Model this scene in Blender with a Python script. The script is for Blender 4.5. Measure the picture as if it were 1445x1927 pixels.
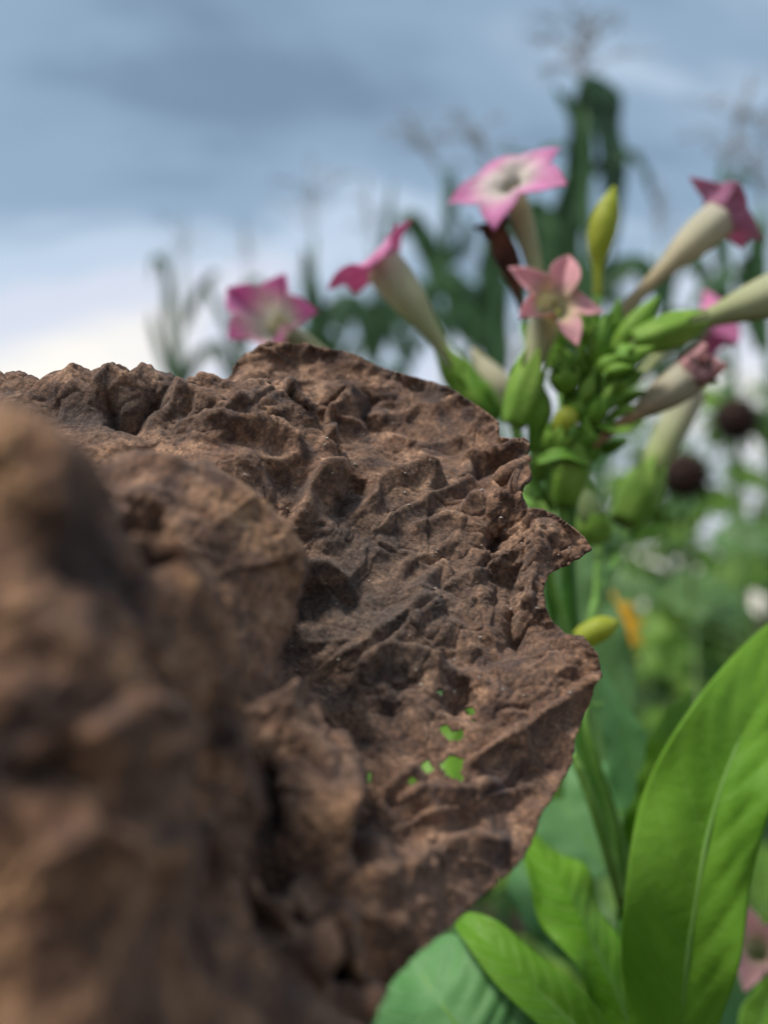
import bpy, math, random
import numpy as np
from mathutils import Vector, Matrix

for o in list(bpy.data.objects):
    bpy.data.objects.remove(o)
SC = bpy.context.scene
COL = SC.collection
R = math.radians

# ------------------------------------------------------------------ camera
W0, H0, FPX = 1445.0, 1927.0, 1702.0
CAM_POS = Vector((0.0, 0.0, 1.2))
PITCH = R(6.3)
cd = bpy.data.cameras.new('camera')
cd.sensor_fit = 'HORIZONTAL'
cd.sensor_width = 36.0
cd.lens = 36.0 * FPX / W0
cd.clip_start = 0.005
cd.clip_end = 3000
cd.dof.use_dof = True
cd.dof.focus_distance = 0.143
cd.dof.aperture_fstop = 11.6
cam = bpy.data.objects.new('camera', cd)
COL.objects.link(cam)
cam.location = CAM_POS
cam.rotation_euler = (R(90) + PITCH, 0, 0)
SC.camera = cam
C_RIGHT = Vector((1, 0, 0))
C_FWD = Vector((0, math.cos(PITCH), math.sin(PITCH)))
C_UP = Vector((0, -math.sin(PITCH), math.cos(PITCH)))

# ------------------------------------------------------------------ sky
SUN_DIR = Vector((-0.40, -0.28, 0.87)).normalized()
world = bpy.data.worlds.new('World')
SC.world = world
world.use_nodes = True
nt = world.node_tree
nt.nodes.clear()
def N(tree, typ, **kw):
    n = tree.nodes.new(typ)
    for k, v in kw.items():
        if k.startswith('in_'):
            n.inputs[k[3:]].default_value = v
        elif k.startswith('i') and k[1:].isdigit():
            n.inputs[int(k[1:])].default_value = v
        else:
            setattr(n, k, v)
    return n
def ramp(tree, stops, interp='EASE'):
    n = tree.nodes.new('ShaderNodeValToRGB')
    n.color_ramp.interpolation = interp
    el = n.color_ramp.elements
    while len(el) < len(stops):
        el.new(0.5)
    for e, (p, c) in zip(el, stops):
        e.position = p
        e.color = (*c, 1) if len(c) == 3 else c
    return n
L = nt.links.new
sky = N(nt, 'ShaderNodeTexSky', sky_type='NISHITA', sun_disc=False)
sky.sun_elevation = math.asin(SUN_DIR.z)
sky.sun_rotation = math.atan2(SUN_DIR.x, SUN_DIR.y)
tc = N(nt, 'ShaderNodeTexCoord')
sep = N(nt, 'ShaderNodeSeparateXYZ')
L(tc.outputs['Generated'], sep.inputs[0])
zz = N(nt, 'ShaderNodeMath', operation='MAXIMUM', i1=0.0)
L(sep.outputs['Z'], zz.inputs[0])
za = N(nt, 'ShaderNodeMath', operation='ADD', i1=0.42)
L(zz.outputs[0], za.inputs[0])
dx = N(nt, 'ShaderNodeMath', operation='DIVIDE'); L(sep.outputs['X'], dx.inputs[0]); L(za.outputs[0], dx.inputs[1])
dy = N(nt, 'ShaderNodeMath', operation='DIVIDE'); L(sep.outputs['Y'], dy.inputs[0]); L(za.outputs[0], dy.inputs[1])
cmb = N(nt, 'ShaderNodeCombineXYZ'); L(dx.outputs[0], cmb.inputs[0]); L(dy.outputs[0], cmb.inputs[1])
cmap = N(nt, 'ShaderNodeMapping'); cmap.inputs['Location'].default_value = (-2.84, 0.82, 4.16)
cmap.inputs['Scale'].default_value = (0.62, 1.25, 1)
L(cmb.outputs[0], cmap.inputs[0])
cn = N(nt, 'ShaderNodeTexNoise', in_Scale=2.1, in_Detail=5.0, in_Roughness=0.52, in_Distortion=0.25)
L(cmap.outputs[0], cn.inputs['Vector'])
el = N(nt, 'ShaderNodeMapRange'); el.inputs[1].default_value = 0.10; el.inputs[2].default_value = 0.62
L(sep.outputs['Z'], el.inputs[0])
# cloud noise minus a share of height: the deck is thicker (darker) overhead than at the horizon
mul = N(nt, 'ShaderNodeMath', operation='MULTIPLY', i1=0.42); L(el.outputs[0], mul.inputs[0])
sub = N(nt, 'ShaderNodeMath', operation='SUBTRACT'); L(cn.outputs['Fac'], sub.inputs[0]); L(mul.outputs[0], sub.inputs[1])
sub2 = N(nt, 'ShaderNodeMath', operation='ADD', i1=0.205); L(sub.outputs[0], sub2.inputs[0])
cr = ramp(nt, [(0.28, (0.68, 0.98, 1.36)), (0.39, (1.05, 1.48, 1.93)), (0.49, (1.96, 2.36, 2.84)), (0.59, (2.55, 2.68, 3.05)), (0.82, (3.9, 3.65, 3.2))])
L(sub2.outputs[0], cr.inputs[0])
mx = N(nt, 'ShaderNodeMixRGB', blend_type='MIX', in_Fac=0.92)
L(sky.outputs[0], mx.inputs[1]); L(cr.outputs[0], mx.inputs[2])
bg = N(nt, 'ShaderNodeBackground', in_Strength=0.1)
L(mx.outputs[0], bg.inputs[0])
wo = N(nt, 'ShaderNodeOutputWorld'); L(bg.outputs[0], wo.inputs[0])

# ------------------------------------------------------------------ sun
sl = bpy.data.lights.new('sun', 'SUN')
sl.energy = 1.5
sl.angle = R(12)
sl.color = (1.0, 0.95, 0.88)
sun = bpy.data.objects.new('sun', sl)
COL.objects.link(sun)
sun.rotation_euler = SUN_DIR.to_track_quat('Z', 'Y').to_euler()

# ------------------------------------------------------------------ exposure
SC.view_settings.view_transform = 'Standard'
SC.view_settings.look = 'None'
SC.view_settings.exposure = 1.5
SC.view_settings.gamma = 1.0
SC.view_settings.use_curve_mapping = False
SC.render.engine = 'CYCLES'
SC.cycles.use_denoising = True
SC.cycles.max_bounces = 8
SC.cycles.transparent_max_bounces = 4

# ================================================================== helpers
def P(px, py, d):
    """world point seen at photo pixel (px, py), d metres along the view axis"""
    return CAM_POS + C_RIGHT * ((px - W0 / 2) / FPX * d) + C_UP * (-(py - H0 / 2) / FPX * d) + C_FWD * d
def V(r, u, t):
    """direction given as right / up / towards the viewer"""
    return (C_RIGHT * r + C_UP * u - C_FWD * t).normalized()

def thing(name, label, cat, loc=(0, 0, 0), group=None):
    o = bpy.data.objects.new(name, None)
    o.empty_display_size = 0.02
    COL.objects.link(o)
    o.location = loc
    o['label'] = label
    o['category'] = cat
    if group:
        o['group'] = group
    return o
def mesh_obj(name, verts, faces, mat, parent=None, col=None, uv=None, smooth=True, solid=0):
    me = bpy.data.meshes.new(name)
    verts = [tuple(v) for v in verts]
    if parent is not None:
        pl = world_loc(parent)
        verts = [(v[0] - pl[0], v[1] - pl[1], v[2] - pl[2]) for v in verts]
    me.from_pydata(verts, [], faces)
    if smooth:
        me.shade_smooth()
    if col is not None:
        at = me.color_attributes.new('Col', 'FLOAT_COLOR', 'POINT')
        at.data.foreach_set('color', np.asarray(col, dtype=np.float32).ravel())
    if uv is not None:
        at = me.attributes.new('luv', 'FLOAT_VECTOR', 'POINT')
        at.data.foreach_set('vector', np.asarray(uv, dtype=np.float32).ravel())
    me.materials.append(mat)
    o = bpy.data.objects.new(name, me)
    COL.objects.link(o)
    if parent is not None:
        o.parent = parent
    if solid:
        m = o.modifiers.new('thickness', 'SOLIDIFY')
        m.thickness = solid
        m.offset = 0
    return o
def world_loc(o):
    v = Vector((0, 0, 0))
    while o is not None:
        v = v + o.location
        o = o.parent
    return v

def grid_faces(nu, nv, close=False):
    f = []
    for i in range(nu - 1):
        for j in range(nv if close else nv - 1):
            k = (j + 1) % nv
            f.append((i * nv + j, i * nv + k, (i + 1) * nv + k, (i + 1) * nv + j))
    return f
def spline(pts, n):
    """Catmull-Rom through pts, n samples (pts: sequences of any length)"""
    pts = [np.array(p, dtype=float) for p in pts]
    if len(pts) == 2:
        return [pts[0] + (pts[1] - pts[0]) * t for t in np.linspace(0, 1, n)]
    a = [2 * pts[0] - pts[1]] + pts + [2 * pts[-1] - pts[-2]]
    out = []
    m = len(pts) - 1
    for t in np.linspace(0, m, n):
        i = min(int(t), m - 1)
        f = t - i
        p0, p1, p2, p3 = a[i], a[i + 1], a[i + 2], a[i + 3]
        out.append(0.5 * ((2 * p1) + (p2 - p0) * f + (2 * p0 - 5 * p1 + 4 * p2 - p3) * f * f + (3 * p1 - p0 - 3 * p2 + p3) * f ** 3))
    return out
def frames(path):
    """parallel-transport frames along a list of Vectors"""
    path = [Vector(p) for p in path]
    n = len(path)
    T = [(path[min(i + 1, n - 1)] - path[max(i - 1, 0)]).normalized() for i in range(n)]
    a = Vector((0, 0, 1)) if abs(T[0].z) < 0.9 else Vector((1, 0, 0))
    u = T[0].cross(a).normalized()
    out = []
    for i in range(n):
        u = (u - T[i] * u.dot(T[i])).normalized()
        out.append((path[i], T[i], u, T[i].cross(u)))
    return out
def tube_geo(path, radii, sides=10, wob=0.0, seed=0):
    rnd = random.Random(seed)
    fr = frames(path)
    vs = []
    for i, (p, t, u, w) in enumerate(fr):
        for k in range(sides):
            a = 2 * math.pi * k / sides
            r = radii[i] * (1 + wob * rnd.uniform(-1, 1))
            vs.append(p + (u * math.cos(a) + w * math.sin(a)) * r)
    fs = grid_faces(len(fr), sides, True)
    fs.append(tuple(range(sides - 1, -1, -1)))
    fs.append(tuple((len(fr) - 1) * sides + k for k in range(sides)))
    return vs, fs
def tube(name, pts, radii, mat, parent, n=16, sides=10, wob=0.0, seed=0):
    path = [Vector(p) for p in spline(pts, n)]
    rr = [float(r[0]) for r in spline([(r,) for r in radii], n)]
    rr = [max(r, 0.00015) for r in rr]
    vs, fs = tube_geo(path, rr, sides, wob, seed)
    return mesh_obj(name, vs, fs, mat, parent)

# --- numpy gradient noise
_rs = np.random.RandomState(7)
_perm = np.concatenate([_rs.permutation(256)] * 2)
_g = _rs.normal(size=(256, 3)); _g /= np.linalg.norm(_g, axis=1)[:, None]
def perlin(p):
    pi = np.floor(p).astype(int); pf = p - pi
    pi = pi & 255
    w = pf * pf * pf * (pf * (pf * 6 - 15) + 10)
    out = 0
    for dx_ in (0, 1):
        for dy_ in (0, 1):
            for dz_ in (0, 1):
                h = _perm[_perm[_perm[(pi[..., 0] + dx_) & 255] + ((pi[..., 1] + dy_) & 255)] + ((pi[..., 2] + dz_) & 255)]
                g = _g[h]
                dot = g[..., 0] * (pf[..., 0] - dx_) + g[..., 1] * (pf[..., 1] - dy_) + g[..., 2] * (pf[..., 2] - dz_)
                wt = (w[..., 0] if dx_ else 1 - w[..., 0]) * (w[..., 1] if dy_ else 1 - w[..., 1]) * (w[..., 2] if dz_ else 1 - w[..., 2])
                out = out + dot * wt
    return out * 1.5
def fbm(p, oct=4, gain=0.5):
    a, s, o = 1.0, 1.0, 0
    for i in range(oct):
        o = o + a * perlin(p * s + i * 17.3)
        a *= gain; s *= 2.03
    return o

# ================================================================== materials
def new_mat(name):
    m = bpy.data.materials.new(name)
    m.use_nodes = True
    m.node_tree.nodes.clear()
    return m, m.node_tree
def finish(m, t, color, rough=0.6, trans=0.0, tcol=None, bump=None, spec=0.3, sheen=0.0):
    b = N(t, 'ShaderNodeBsdfPrincipled', in_Roughness=rough)
    b.inputs['Specular IOR Level'].default_value = spec
    if sheen:
        b.inputs['Sheen Weight'].default_value = sheen
        b.inputs['Sheen Roughness'].default_value = 0.6
    t.links.new(color, b.inputs['Base Color'])
    if bump is not None:
        t.links.new(bump, b.inputs['Normal'])
    sh = b.outputs[0]
    if trans:
        tr = N(t, 'ShaderNodeBsdfTranslucent')
        t.links.new(tcol if tcol is not None else color, tr.inputs[0])
        ms = N(t, 'ShaderNodeMixShader', in_Fac=trans)
        t.links.new(sh, ms.inputs[1]); t.links.new(tr.outputs[0], ms.inputs[2])
        sh = ms.outputs[0]
    o = N(t, 'ShaderNodeOutputMaterial')
    t.links.new(sh, o.inputs[0])
    return m
def noise(t, scale, detail=4.0, rough=0.55, dist=0.0, coord='Object'):
    c = N(t, 'ShaderNodeTexCoord')
    n = N(t, 'ShaderNodeTexNoise', in_Scale=scale, in_Detail=detail, in_Roughness=rough, in_Distortion=dist)
    t.links.new(c.outputs[coord], n.inputs['Vector'])
    return n.outputs['Fac']
def mixc(t, fac, a, b, typ='MIX'):
    n = N(t, 'ShaderNodeMixRGB', blend_type=typ)
    if isinstance(fac, (int, float)):
        n.inputs[0].default_value = fac
    else:
        t.links.new(fac, n.inputs[0])
    for k, x in ((1, a), (2, b)):
        if isinstance(x, tuple):
            n.inputs[k].default_value = (*x, 1)
        else:
            t.links.new(x, n.inputs[k])
    return n.outputs[0]
def simple_mat(name, c1, c2, scale=60, rough=0.6, trans=0.0, bumps=0.0, spec=0.3, rscale=None):
    m, t = new_mat(name)
    r = ramp(t, [(0.3, c1), (0.7, c2)])
    t.links.new(noise(t, scale), r.inputs[0])
    bo = None
    if bumps:
        b = N(t, 'ShaderNodeBump', in_Strength=bumps, in_Distance=0.001)
        t.links.new(noise(t, rscale or scale * 6), b.inputs['Height'])
        bo = b.outputs[0]
    return finish(m, t, r.outputs[0], rough, trans, bump=bo, spec=spec)
def leaf_mat(name, c1, c2, vein, scale=40, rough=0.5, trans=0.4, nveins=11, vein_w=0.05, vamt=0.6):
    """green blade: mottled, with pale side veins running from the midrib (luv: x along, y across)"""
    m, t = new_mat(name)
    r = ramp(t, [(0.3, c1), (0.7, c2)])
    t.links.new(noise(t, scale, 5), r.inputs[0])
    at = N(t, 'ShaderNodeAttribute', attribute_name='luv')
    s = N(t, 'ShaderNodeSeparateXYZ'); t.links.new(at.outputs['Vector'], s.inputs[0])
    ab = N(t, 'ShaderNodeMath', operation='ABSOLUTE'); t.links.new(s.outputs[1], ab.inputs[0])
    pw = N(t, 'ShaderNodeMath', operation='POWER', i1=1.3); t.links.new(ab.outputs[0], pw.inputs[0])
    m1 = N(t, 'ShaderNodeMath', operation='MULTIPLY', i1=-0.16); t.links.new(pw.outputs[0], m1.inputs[0])
    a1 = N(t, 'ShaderNodeMath', operation='ADD'); t.links.new(s.outputs[0], a1.inputs[0]); t.links.new(m1.outputs[0], a1.inputs[1])
    sg = N(t, 'ShaderNodeMath', operation='SIGN'); t.links.new(s.outputs[1], sg.inputs[0])
    sg2 = N(t, 'ShaderNodeMath', operation='MULTIPLY', i1=0.018); t.links.new(sg.outputs[0], sg2.inputs[0])
    a2 = N(t, 'ShaderNodeMath', operation='ADD'); t.links.new(a1.outputs[0], a2.inputs[0]); t.links.new(sg2.outputs[0], a2.inputs[1])
    fq = N(t, 'ShaderNodeMath', operation='MULTIPLY', i1=float(nveins)); t.links.new(a2.outputs[0], fq.inputs[0])
    pp = N(t, 'ShaderNodeMath', operation='PINGPONG', i1=0.5); t.links.new(fq.outputs[0], pp.inputs[0])
    mr = N(t, 'ShaderNodeMapRange'); mr.inputs[1].default_value = 0.0; mr.inputs[2].default_value = vein_w * 2
    mr.inputs[3].default_value = vamt; mr.inputs[4].default_value = 0.0
    t.links.new(pp.outputs[0], mr.inputs[0])
    c = mixc(t, mr.outputs[0], r.outputs[0], vein)
    b = N(t, 'ShaderNodeBump', in_Strength=0.5, in_Distance=0.0008)
    t.links.new(noise(t, 260, 3), b.inputs['Height'])
    return finish(m, t, c, rough, trans, bump=b.outputs[0], spec=0.35)
def attr_mat(name, rough=0.55, trans=0.45, scale=150, amt=0.25):
    """colour of the petal itself comes from its point colours, with a little streaky variation"""
    m, t = new_mat(name)
    at = N(t, 'ShaderNodeAttribute', attribute_name='Col')
    r = ramp(t, [(0.25, (1 - amt,) * 3), (0.75, (1.0,) * 3)])
    t.links.new(noise(t, scale, 5), r.inputs[0])
    c = mixc(t, 1.0, at.outputs['Color'], r.outputs[0], 'MULTIPLY')
    b = N(t, 'ShaderNodeBump', in_Strength=0.3, in_Distance=0.0005)
    t.links.new(noise(t, 500, 3), b.inputs['Height'])
    return finish(m, t, c, rough, trans, bump=b.outputs[0], spec=0.25)

M_PETAL = attr_mat('petal')
M_TUBE = attr_mat('corolla_tube', trans=0.42, amt=0.15, scale=90)
M_CALYX = simple_mat('calyx_green', (0.16, 0.33, 0.03), (0.28, 0.46, 0.075), 130, 0.55, 0.3, 0.4)
M_BUDGREEN = simple_mat('bud_green', (0.10, 0.25, 0.022), (0.20, 0.38, 0.045), 150, 0.55, 0.25, 0.3)
M_STEM = simple_mat('stem_green', (0.15, 0.32, 0.05), (0.24, 0.43, 0.10), 80, 0.55, 0.12, 0.3)
M_STEMD = simple_mat('stem_dark_green', (0.045, 0.15, 0.02), (0.09, 0.22, 0.03), 80, 0.55, 0.1, 0.3)
M_BUDYEL = simple_mat('bud_yellow_green', (0.34, 0.40, 0.03), (0.48, 0.52, 0.07), 110, 0.5, 0.35, 0.3)
M_WITHER = simple_mat('withered_brown', (0.05, 0.018, 0.01), (0.16, 0.06, 0.03), 180, 0.7, 0.15, 0.8)
M_WITHTAN = simple_mat('withered_tan', (0.30, 0.19, 0.10), (0.46, 0.34, 0.19), 120, 0.65, 0.25, 0.6)
M_WITHPINK = simple_mat('withered_pink', (0.22, 0.07, 0.06), (0.70, 0.48, 0.48), 260, 0.65, 0.3, 0.8)
M_LEAF = leaf_mat('fresh_leaf', (0.15, 0.36, 0.022), (0.22, 0.44, 0.040), (0.24, 0.44, 0.08), 25, 0.62, 0.45, vamt=0.4, vein_w=0.035)
M_LEAFPALE = leaf_mat('pale_leaf_underside', (0.11, 0.30, 0.09), (0.16, 0.36, 0.12), (0.22, 0.42, 0.16), 25, 0.55, 0.35, vamt=0.35, vein_w=0.03)
M_LEAFBRIGHT = leaf_mat('young_leaf', (0.13, 0.34, 0.016), (0.21, 0.42, 0.04), (0.3, 0.5, 0.1), 25, 0.48, 0.45)
M_RIB = simple_mat('leaf_rib', (0.12, 0.28, 0.04), (0.2, 0.36, 0.09), 60, 0.5, 0.1)
M_CORN = leaf_mat('maize_leaf', (0.035, 0.105, 0.034), (0.07, 0.16, 0.055), (0.06, 0.14, 0.06), 8, 0.5, 0.3, nveins=1, vamt=0.0)
M_CORN2 = leaf_mat('maize_leaf_pale', (0.05, 0.12, 0.06), (0.085, 0.17, 0.08), (0.1, 0.2, 0.1), 8, 0.5, 0.3, nveins=1, vamt=0.0)
M_CORNRIB = simple_mat('maize_midrib', (0.06, 0.14, 0.06), (0.11, 0.2, 0.09), 20)
M_STALK = simple_mat('maize_stalk', (0.03, 0.09, 0.03), (0.06, 0.14, 0.045), 12, 0.6)
M_TASSEL = simple_mat('maize_tassel', (0.34, 0.27, 0.21), (0.5, 0.42, 0.34), 40, 0.8, 0.35)
M_BGLEAF = leaf_mat('weed_leaf', (0.06, 0.16, 0.016), (0.18, 0.32, 0.035), (0.22, 0.36, 0.07), 9, 0.55, 0.38)
M_BGLEAF2 = leaf_mat('weed_leaf_bluish', (0.07, 0.17, 0.05), (0.14, 0.26, 0.08), (0.15, 0.28, 0.12), 9, 0.5, 0.3)
M_BGSTEM = simple_mat('weed_stem', (0.05, 0.12, 0.025), (0.11, 0.18, 0.05), 12)
M_DRYSTEM = simple_mat('dry_stem', (0.14, 0.11, 0.06), (0.24, 0.19, 0.11), 12)
M_DISC = simple_mat('spent_disc', (0.010, 0.006, 0.005), (0.045, 0.02, 0.013), 90, 0.9, 0, 1.0, rscale=300)
M_RAY = simple_mat('yellow_ray', (0.62, 0.30, 0.012), (0.80, 0.44, 0.02), 60, 0.55, 0.35)
M_BRACT = simple_mat('bract_green', (0.04, 0.12, 0.02), (0.08, 0.19, 0.03), 60, 0.55, 0.2)

# ------------------------------------------------------------------ ground
def ground():
    m, t = new_mat('soil')
    r = ramp(t, [(0.3, (0.022, 0.016, 0.011)), (0.55, (0.05, 0.038, 0.025)), (0.72, (0.035, 0.06, 0.018))])
    t.links.new(noise(t, 2.2, 8, 0.62), r.inputs[0])
    b = N(t, 'ShaderNodeBump', in_Strength=0.9, in_Distance=0.05)
    t.links.new(noise(t, 14, 8, 0.65), b.inputs['Height'])
    finish(m, t, r.outputs[0], 0.95, bump=b.outputs[0], spec=0.1)
    n = 70
    xs = np.sign(np.linspace(-1, 1, n)) * (np.abs(np.linspace(-1, 1, n)) ** 4) * 1400
    vs = []
    for y in xs:
        for x in xs:
            z = 0.05 * float(perlin(np.array([x * 0.9, y * 0.9, 3.3]))) if abs(x) < 40 and abs(y) < 40 else 0.0
            vs.append((x, y, z))
    o = mesh_obj('ground', vs, grid_faces(n, n), m)
    o['kind'] = 'structure'
ground()

# ================================================================== the dried leaf
ROWS = [
 [(-150,2200,5.5),(0,2200,5.5),(110,2200,5.6),(210,2200,5.8),(300,2200,6.1),(380,2180,6.5),(440,2170,6.8),(490,2160,7.1),(560,2130,7.5),(640,2090,8.0),(740,2050,8.5)],
 [(-150,1500,6.1),(0,1500,6.1),(90,1520,6.2),(180,1560,6.4),(260,1610,6.7),(330,1670,7.0),(390,1740,7.3),(440,1800,7.5),(510,1860,7.9),(600,1920,8.3),(740,1990,8.7)],
 [(-150,1100,6.6),(-10,1100,6.6),(70,1130,6.7),(150,1180,6.9),(230,1260,7.3),(300,1370,7.7),(360,1490,8.1),(410,1610,8.3),(470,1740,8.5),(560,1850,8.8),(730,1945,9.0)],
 [(-150,750,7.2),(-20,762,7.2),(70,790,7.3),(150,860,7.5),(240,950,8.1),(340,1030,8.6),(410,1210,8.9),(455,1400,8.9),(505,1600,8.9),(570,1780,9.0),(730,1910,9.2)],
 [(-150,860,8.9),(-20,870,8.9),(70,900,8.9),(150,960,9.1),(240,1040,9.5),(330,1110,9.9),(400,1290,9.9),(440,1450,9.8),(490,1670,9.9),(560,1820,9.8),(750,1890,9.7)],
 [(-150,905,9.5),(-20,905,9.5),(70,910,9.6),(160,920,9.8),(260,960,10),(360,1030,10.3),(440,1130,10.4),(460,1300,10.2),(530,1480,10.0),(630,1690,9.8),(800,1840,10.0)],
 [(-150,866,10.8),(-20,866,10.8),(80,868,10.8),(180,874,11.0),(310,892,11.2),(430,932,11.4),(548,1055,11.6),(500,1240,11.0),(590,1390,10.5),(700,1610,10.1),(860,1790,10.3)],
 [(-150,930,12.0),(-20,930,12.0),(80,940,12.1),(190,950,12.2),(320,970,12.4),(430,1020,12.8),(525,1110,13.0),(510,1270,12.2),(610,1410,11.8),(740,1590,11.0),(920,1740,10.9)],
 [(-150,850,13.0),(-20,850,13.0),(80,850,13.1),(190,855,13.2),(330,890,13.3),(440,950,13.3),(540,1040,13.4),(560,1240,12.7),(690,1350,12.2),(820,1510,11.5),(1000,1660,11.4)],
 [(-150,770,13.6),(-20,770,13.6),(80,775,13.7),(190,785,13.8),(330,810,13.9),(450,860,13.9),(560,960,13.9),(650,1140,13.2),(770,1280,12.7),(910,1420,12.1),(1100,1520,12.0)],
 [(-150,712,14.2),(-20,712,14.2),(80,714,14.3),(190,716,14.4),(330,720,14.5),(450,722,14.6),(590,800,14.6),(690,1030,13.9),(830,1180,13.3),(960,1290,12.8),(1170,1290,12.8)],
 [(-150,790,15.0),(-20,790,15.0),(80,790,15.1),(190,790,15.2),(330,790,15.3),(460,790,15.3),(600,870,15.3),(740,970,14.6),(870,1100,13.9),(970,1170,13.5),(1090,1170,13.4)],
 [(-150,800,15.5),(-20,800,15.5),(80,800,15.6),(190,800,15.6),(330,780,15.7),(450,770,15.7),(610,830,15.6),(760,920,15.1),(890,1010,14.5),(990,1060,14.2),(1140,1030,14.1)],
 [(-150,800,15.8),(-20,800,15.8),(80,800,15.9),(190,800,15.9),(330,780,16.0),(450,745,16.0),(620,780,15.9),(780,860,15.6),(900,930,15.1),(980,950,14.9),(1060,900,14.9)],
 [(-150,800,16.1),(-20,800,16.1),(80,800,16.1),(190,800,16.2),(330,790,16.2),(440,730,16.2),(600,730,16.3),(760,800,16.2),(880,850,15.9),(960,850,15.7),(1040,810,15.6)],
 [(-150,800,16.4),(-20,800,16.4),(80,800,16.4),(190,800,16.4),(330,800,16.5),(432,716,16.5),(505,622,16.8),(690,655,16.9),(830,695,16.8),(910,735,16.6),(980,770,16.2)],
]
OUTLINE = [(-400,2400),(660,2400),(690,1960),(716,1885),(745,1838),(790,1790),(850,1742),(905,1690),(965,1640),(1000,1592),(1012,1545),(1045,1490),(1076,1438),
 (1082,1390),(1104,1340),(1118,1295),(1133,1272),(1124,1232),(1098,1200),(1068,1196),(1040,1172),(1024,1140),(1024,1108),(1032,1082),(1062,1064),(1092,1050),(1115,1034),
 (1100,1012),(1072,988),(1040,968),(1018,957),(985,958),(978,935),(984,916),(1001,898),(996,876),(988,858),(997,836),(990,826),(955,824),(938,822),(936,792),(900,764),(862,740),(840,728),(800,714),
 (740,698),(700,683),(660,662),(600,655),(575,645),(545,647),(510,643),(480,655),(456,668),(440,692),(434,706),(432,560),(-400,560)]
HOLES = [[(822,1375),(838,1366),(850,1378),(872,1376),(862,1398),(840,1394),(832,1384)],
 [(792,1440),(808,1430),(820,1442),(803,1458),(788,1450)],
 [(828,1440),(846,1424),(872,1428),(868,1448),(872,1474),(850,1468),(838,1456)],
 [(868,1335),(896,1330),(898,1340),(880,1346)], [(764,1474),(786,1460),(790,1466),(768,1480)], [(820,1300),(834,1298),(832,1312)],
 [(886,1356),(898,1352),(894,1362)], [(690,1460),(698,1452),(700,1476),(692,1478)]]
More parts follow.
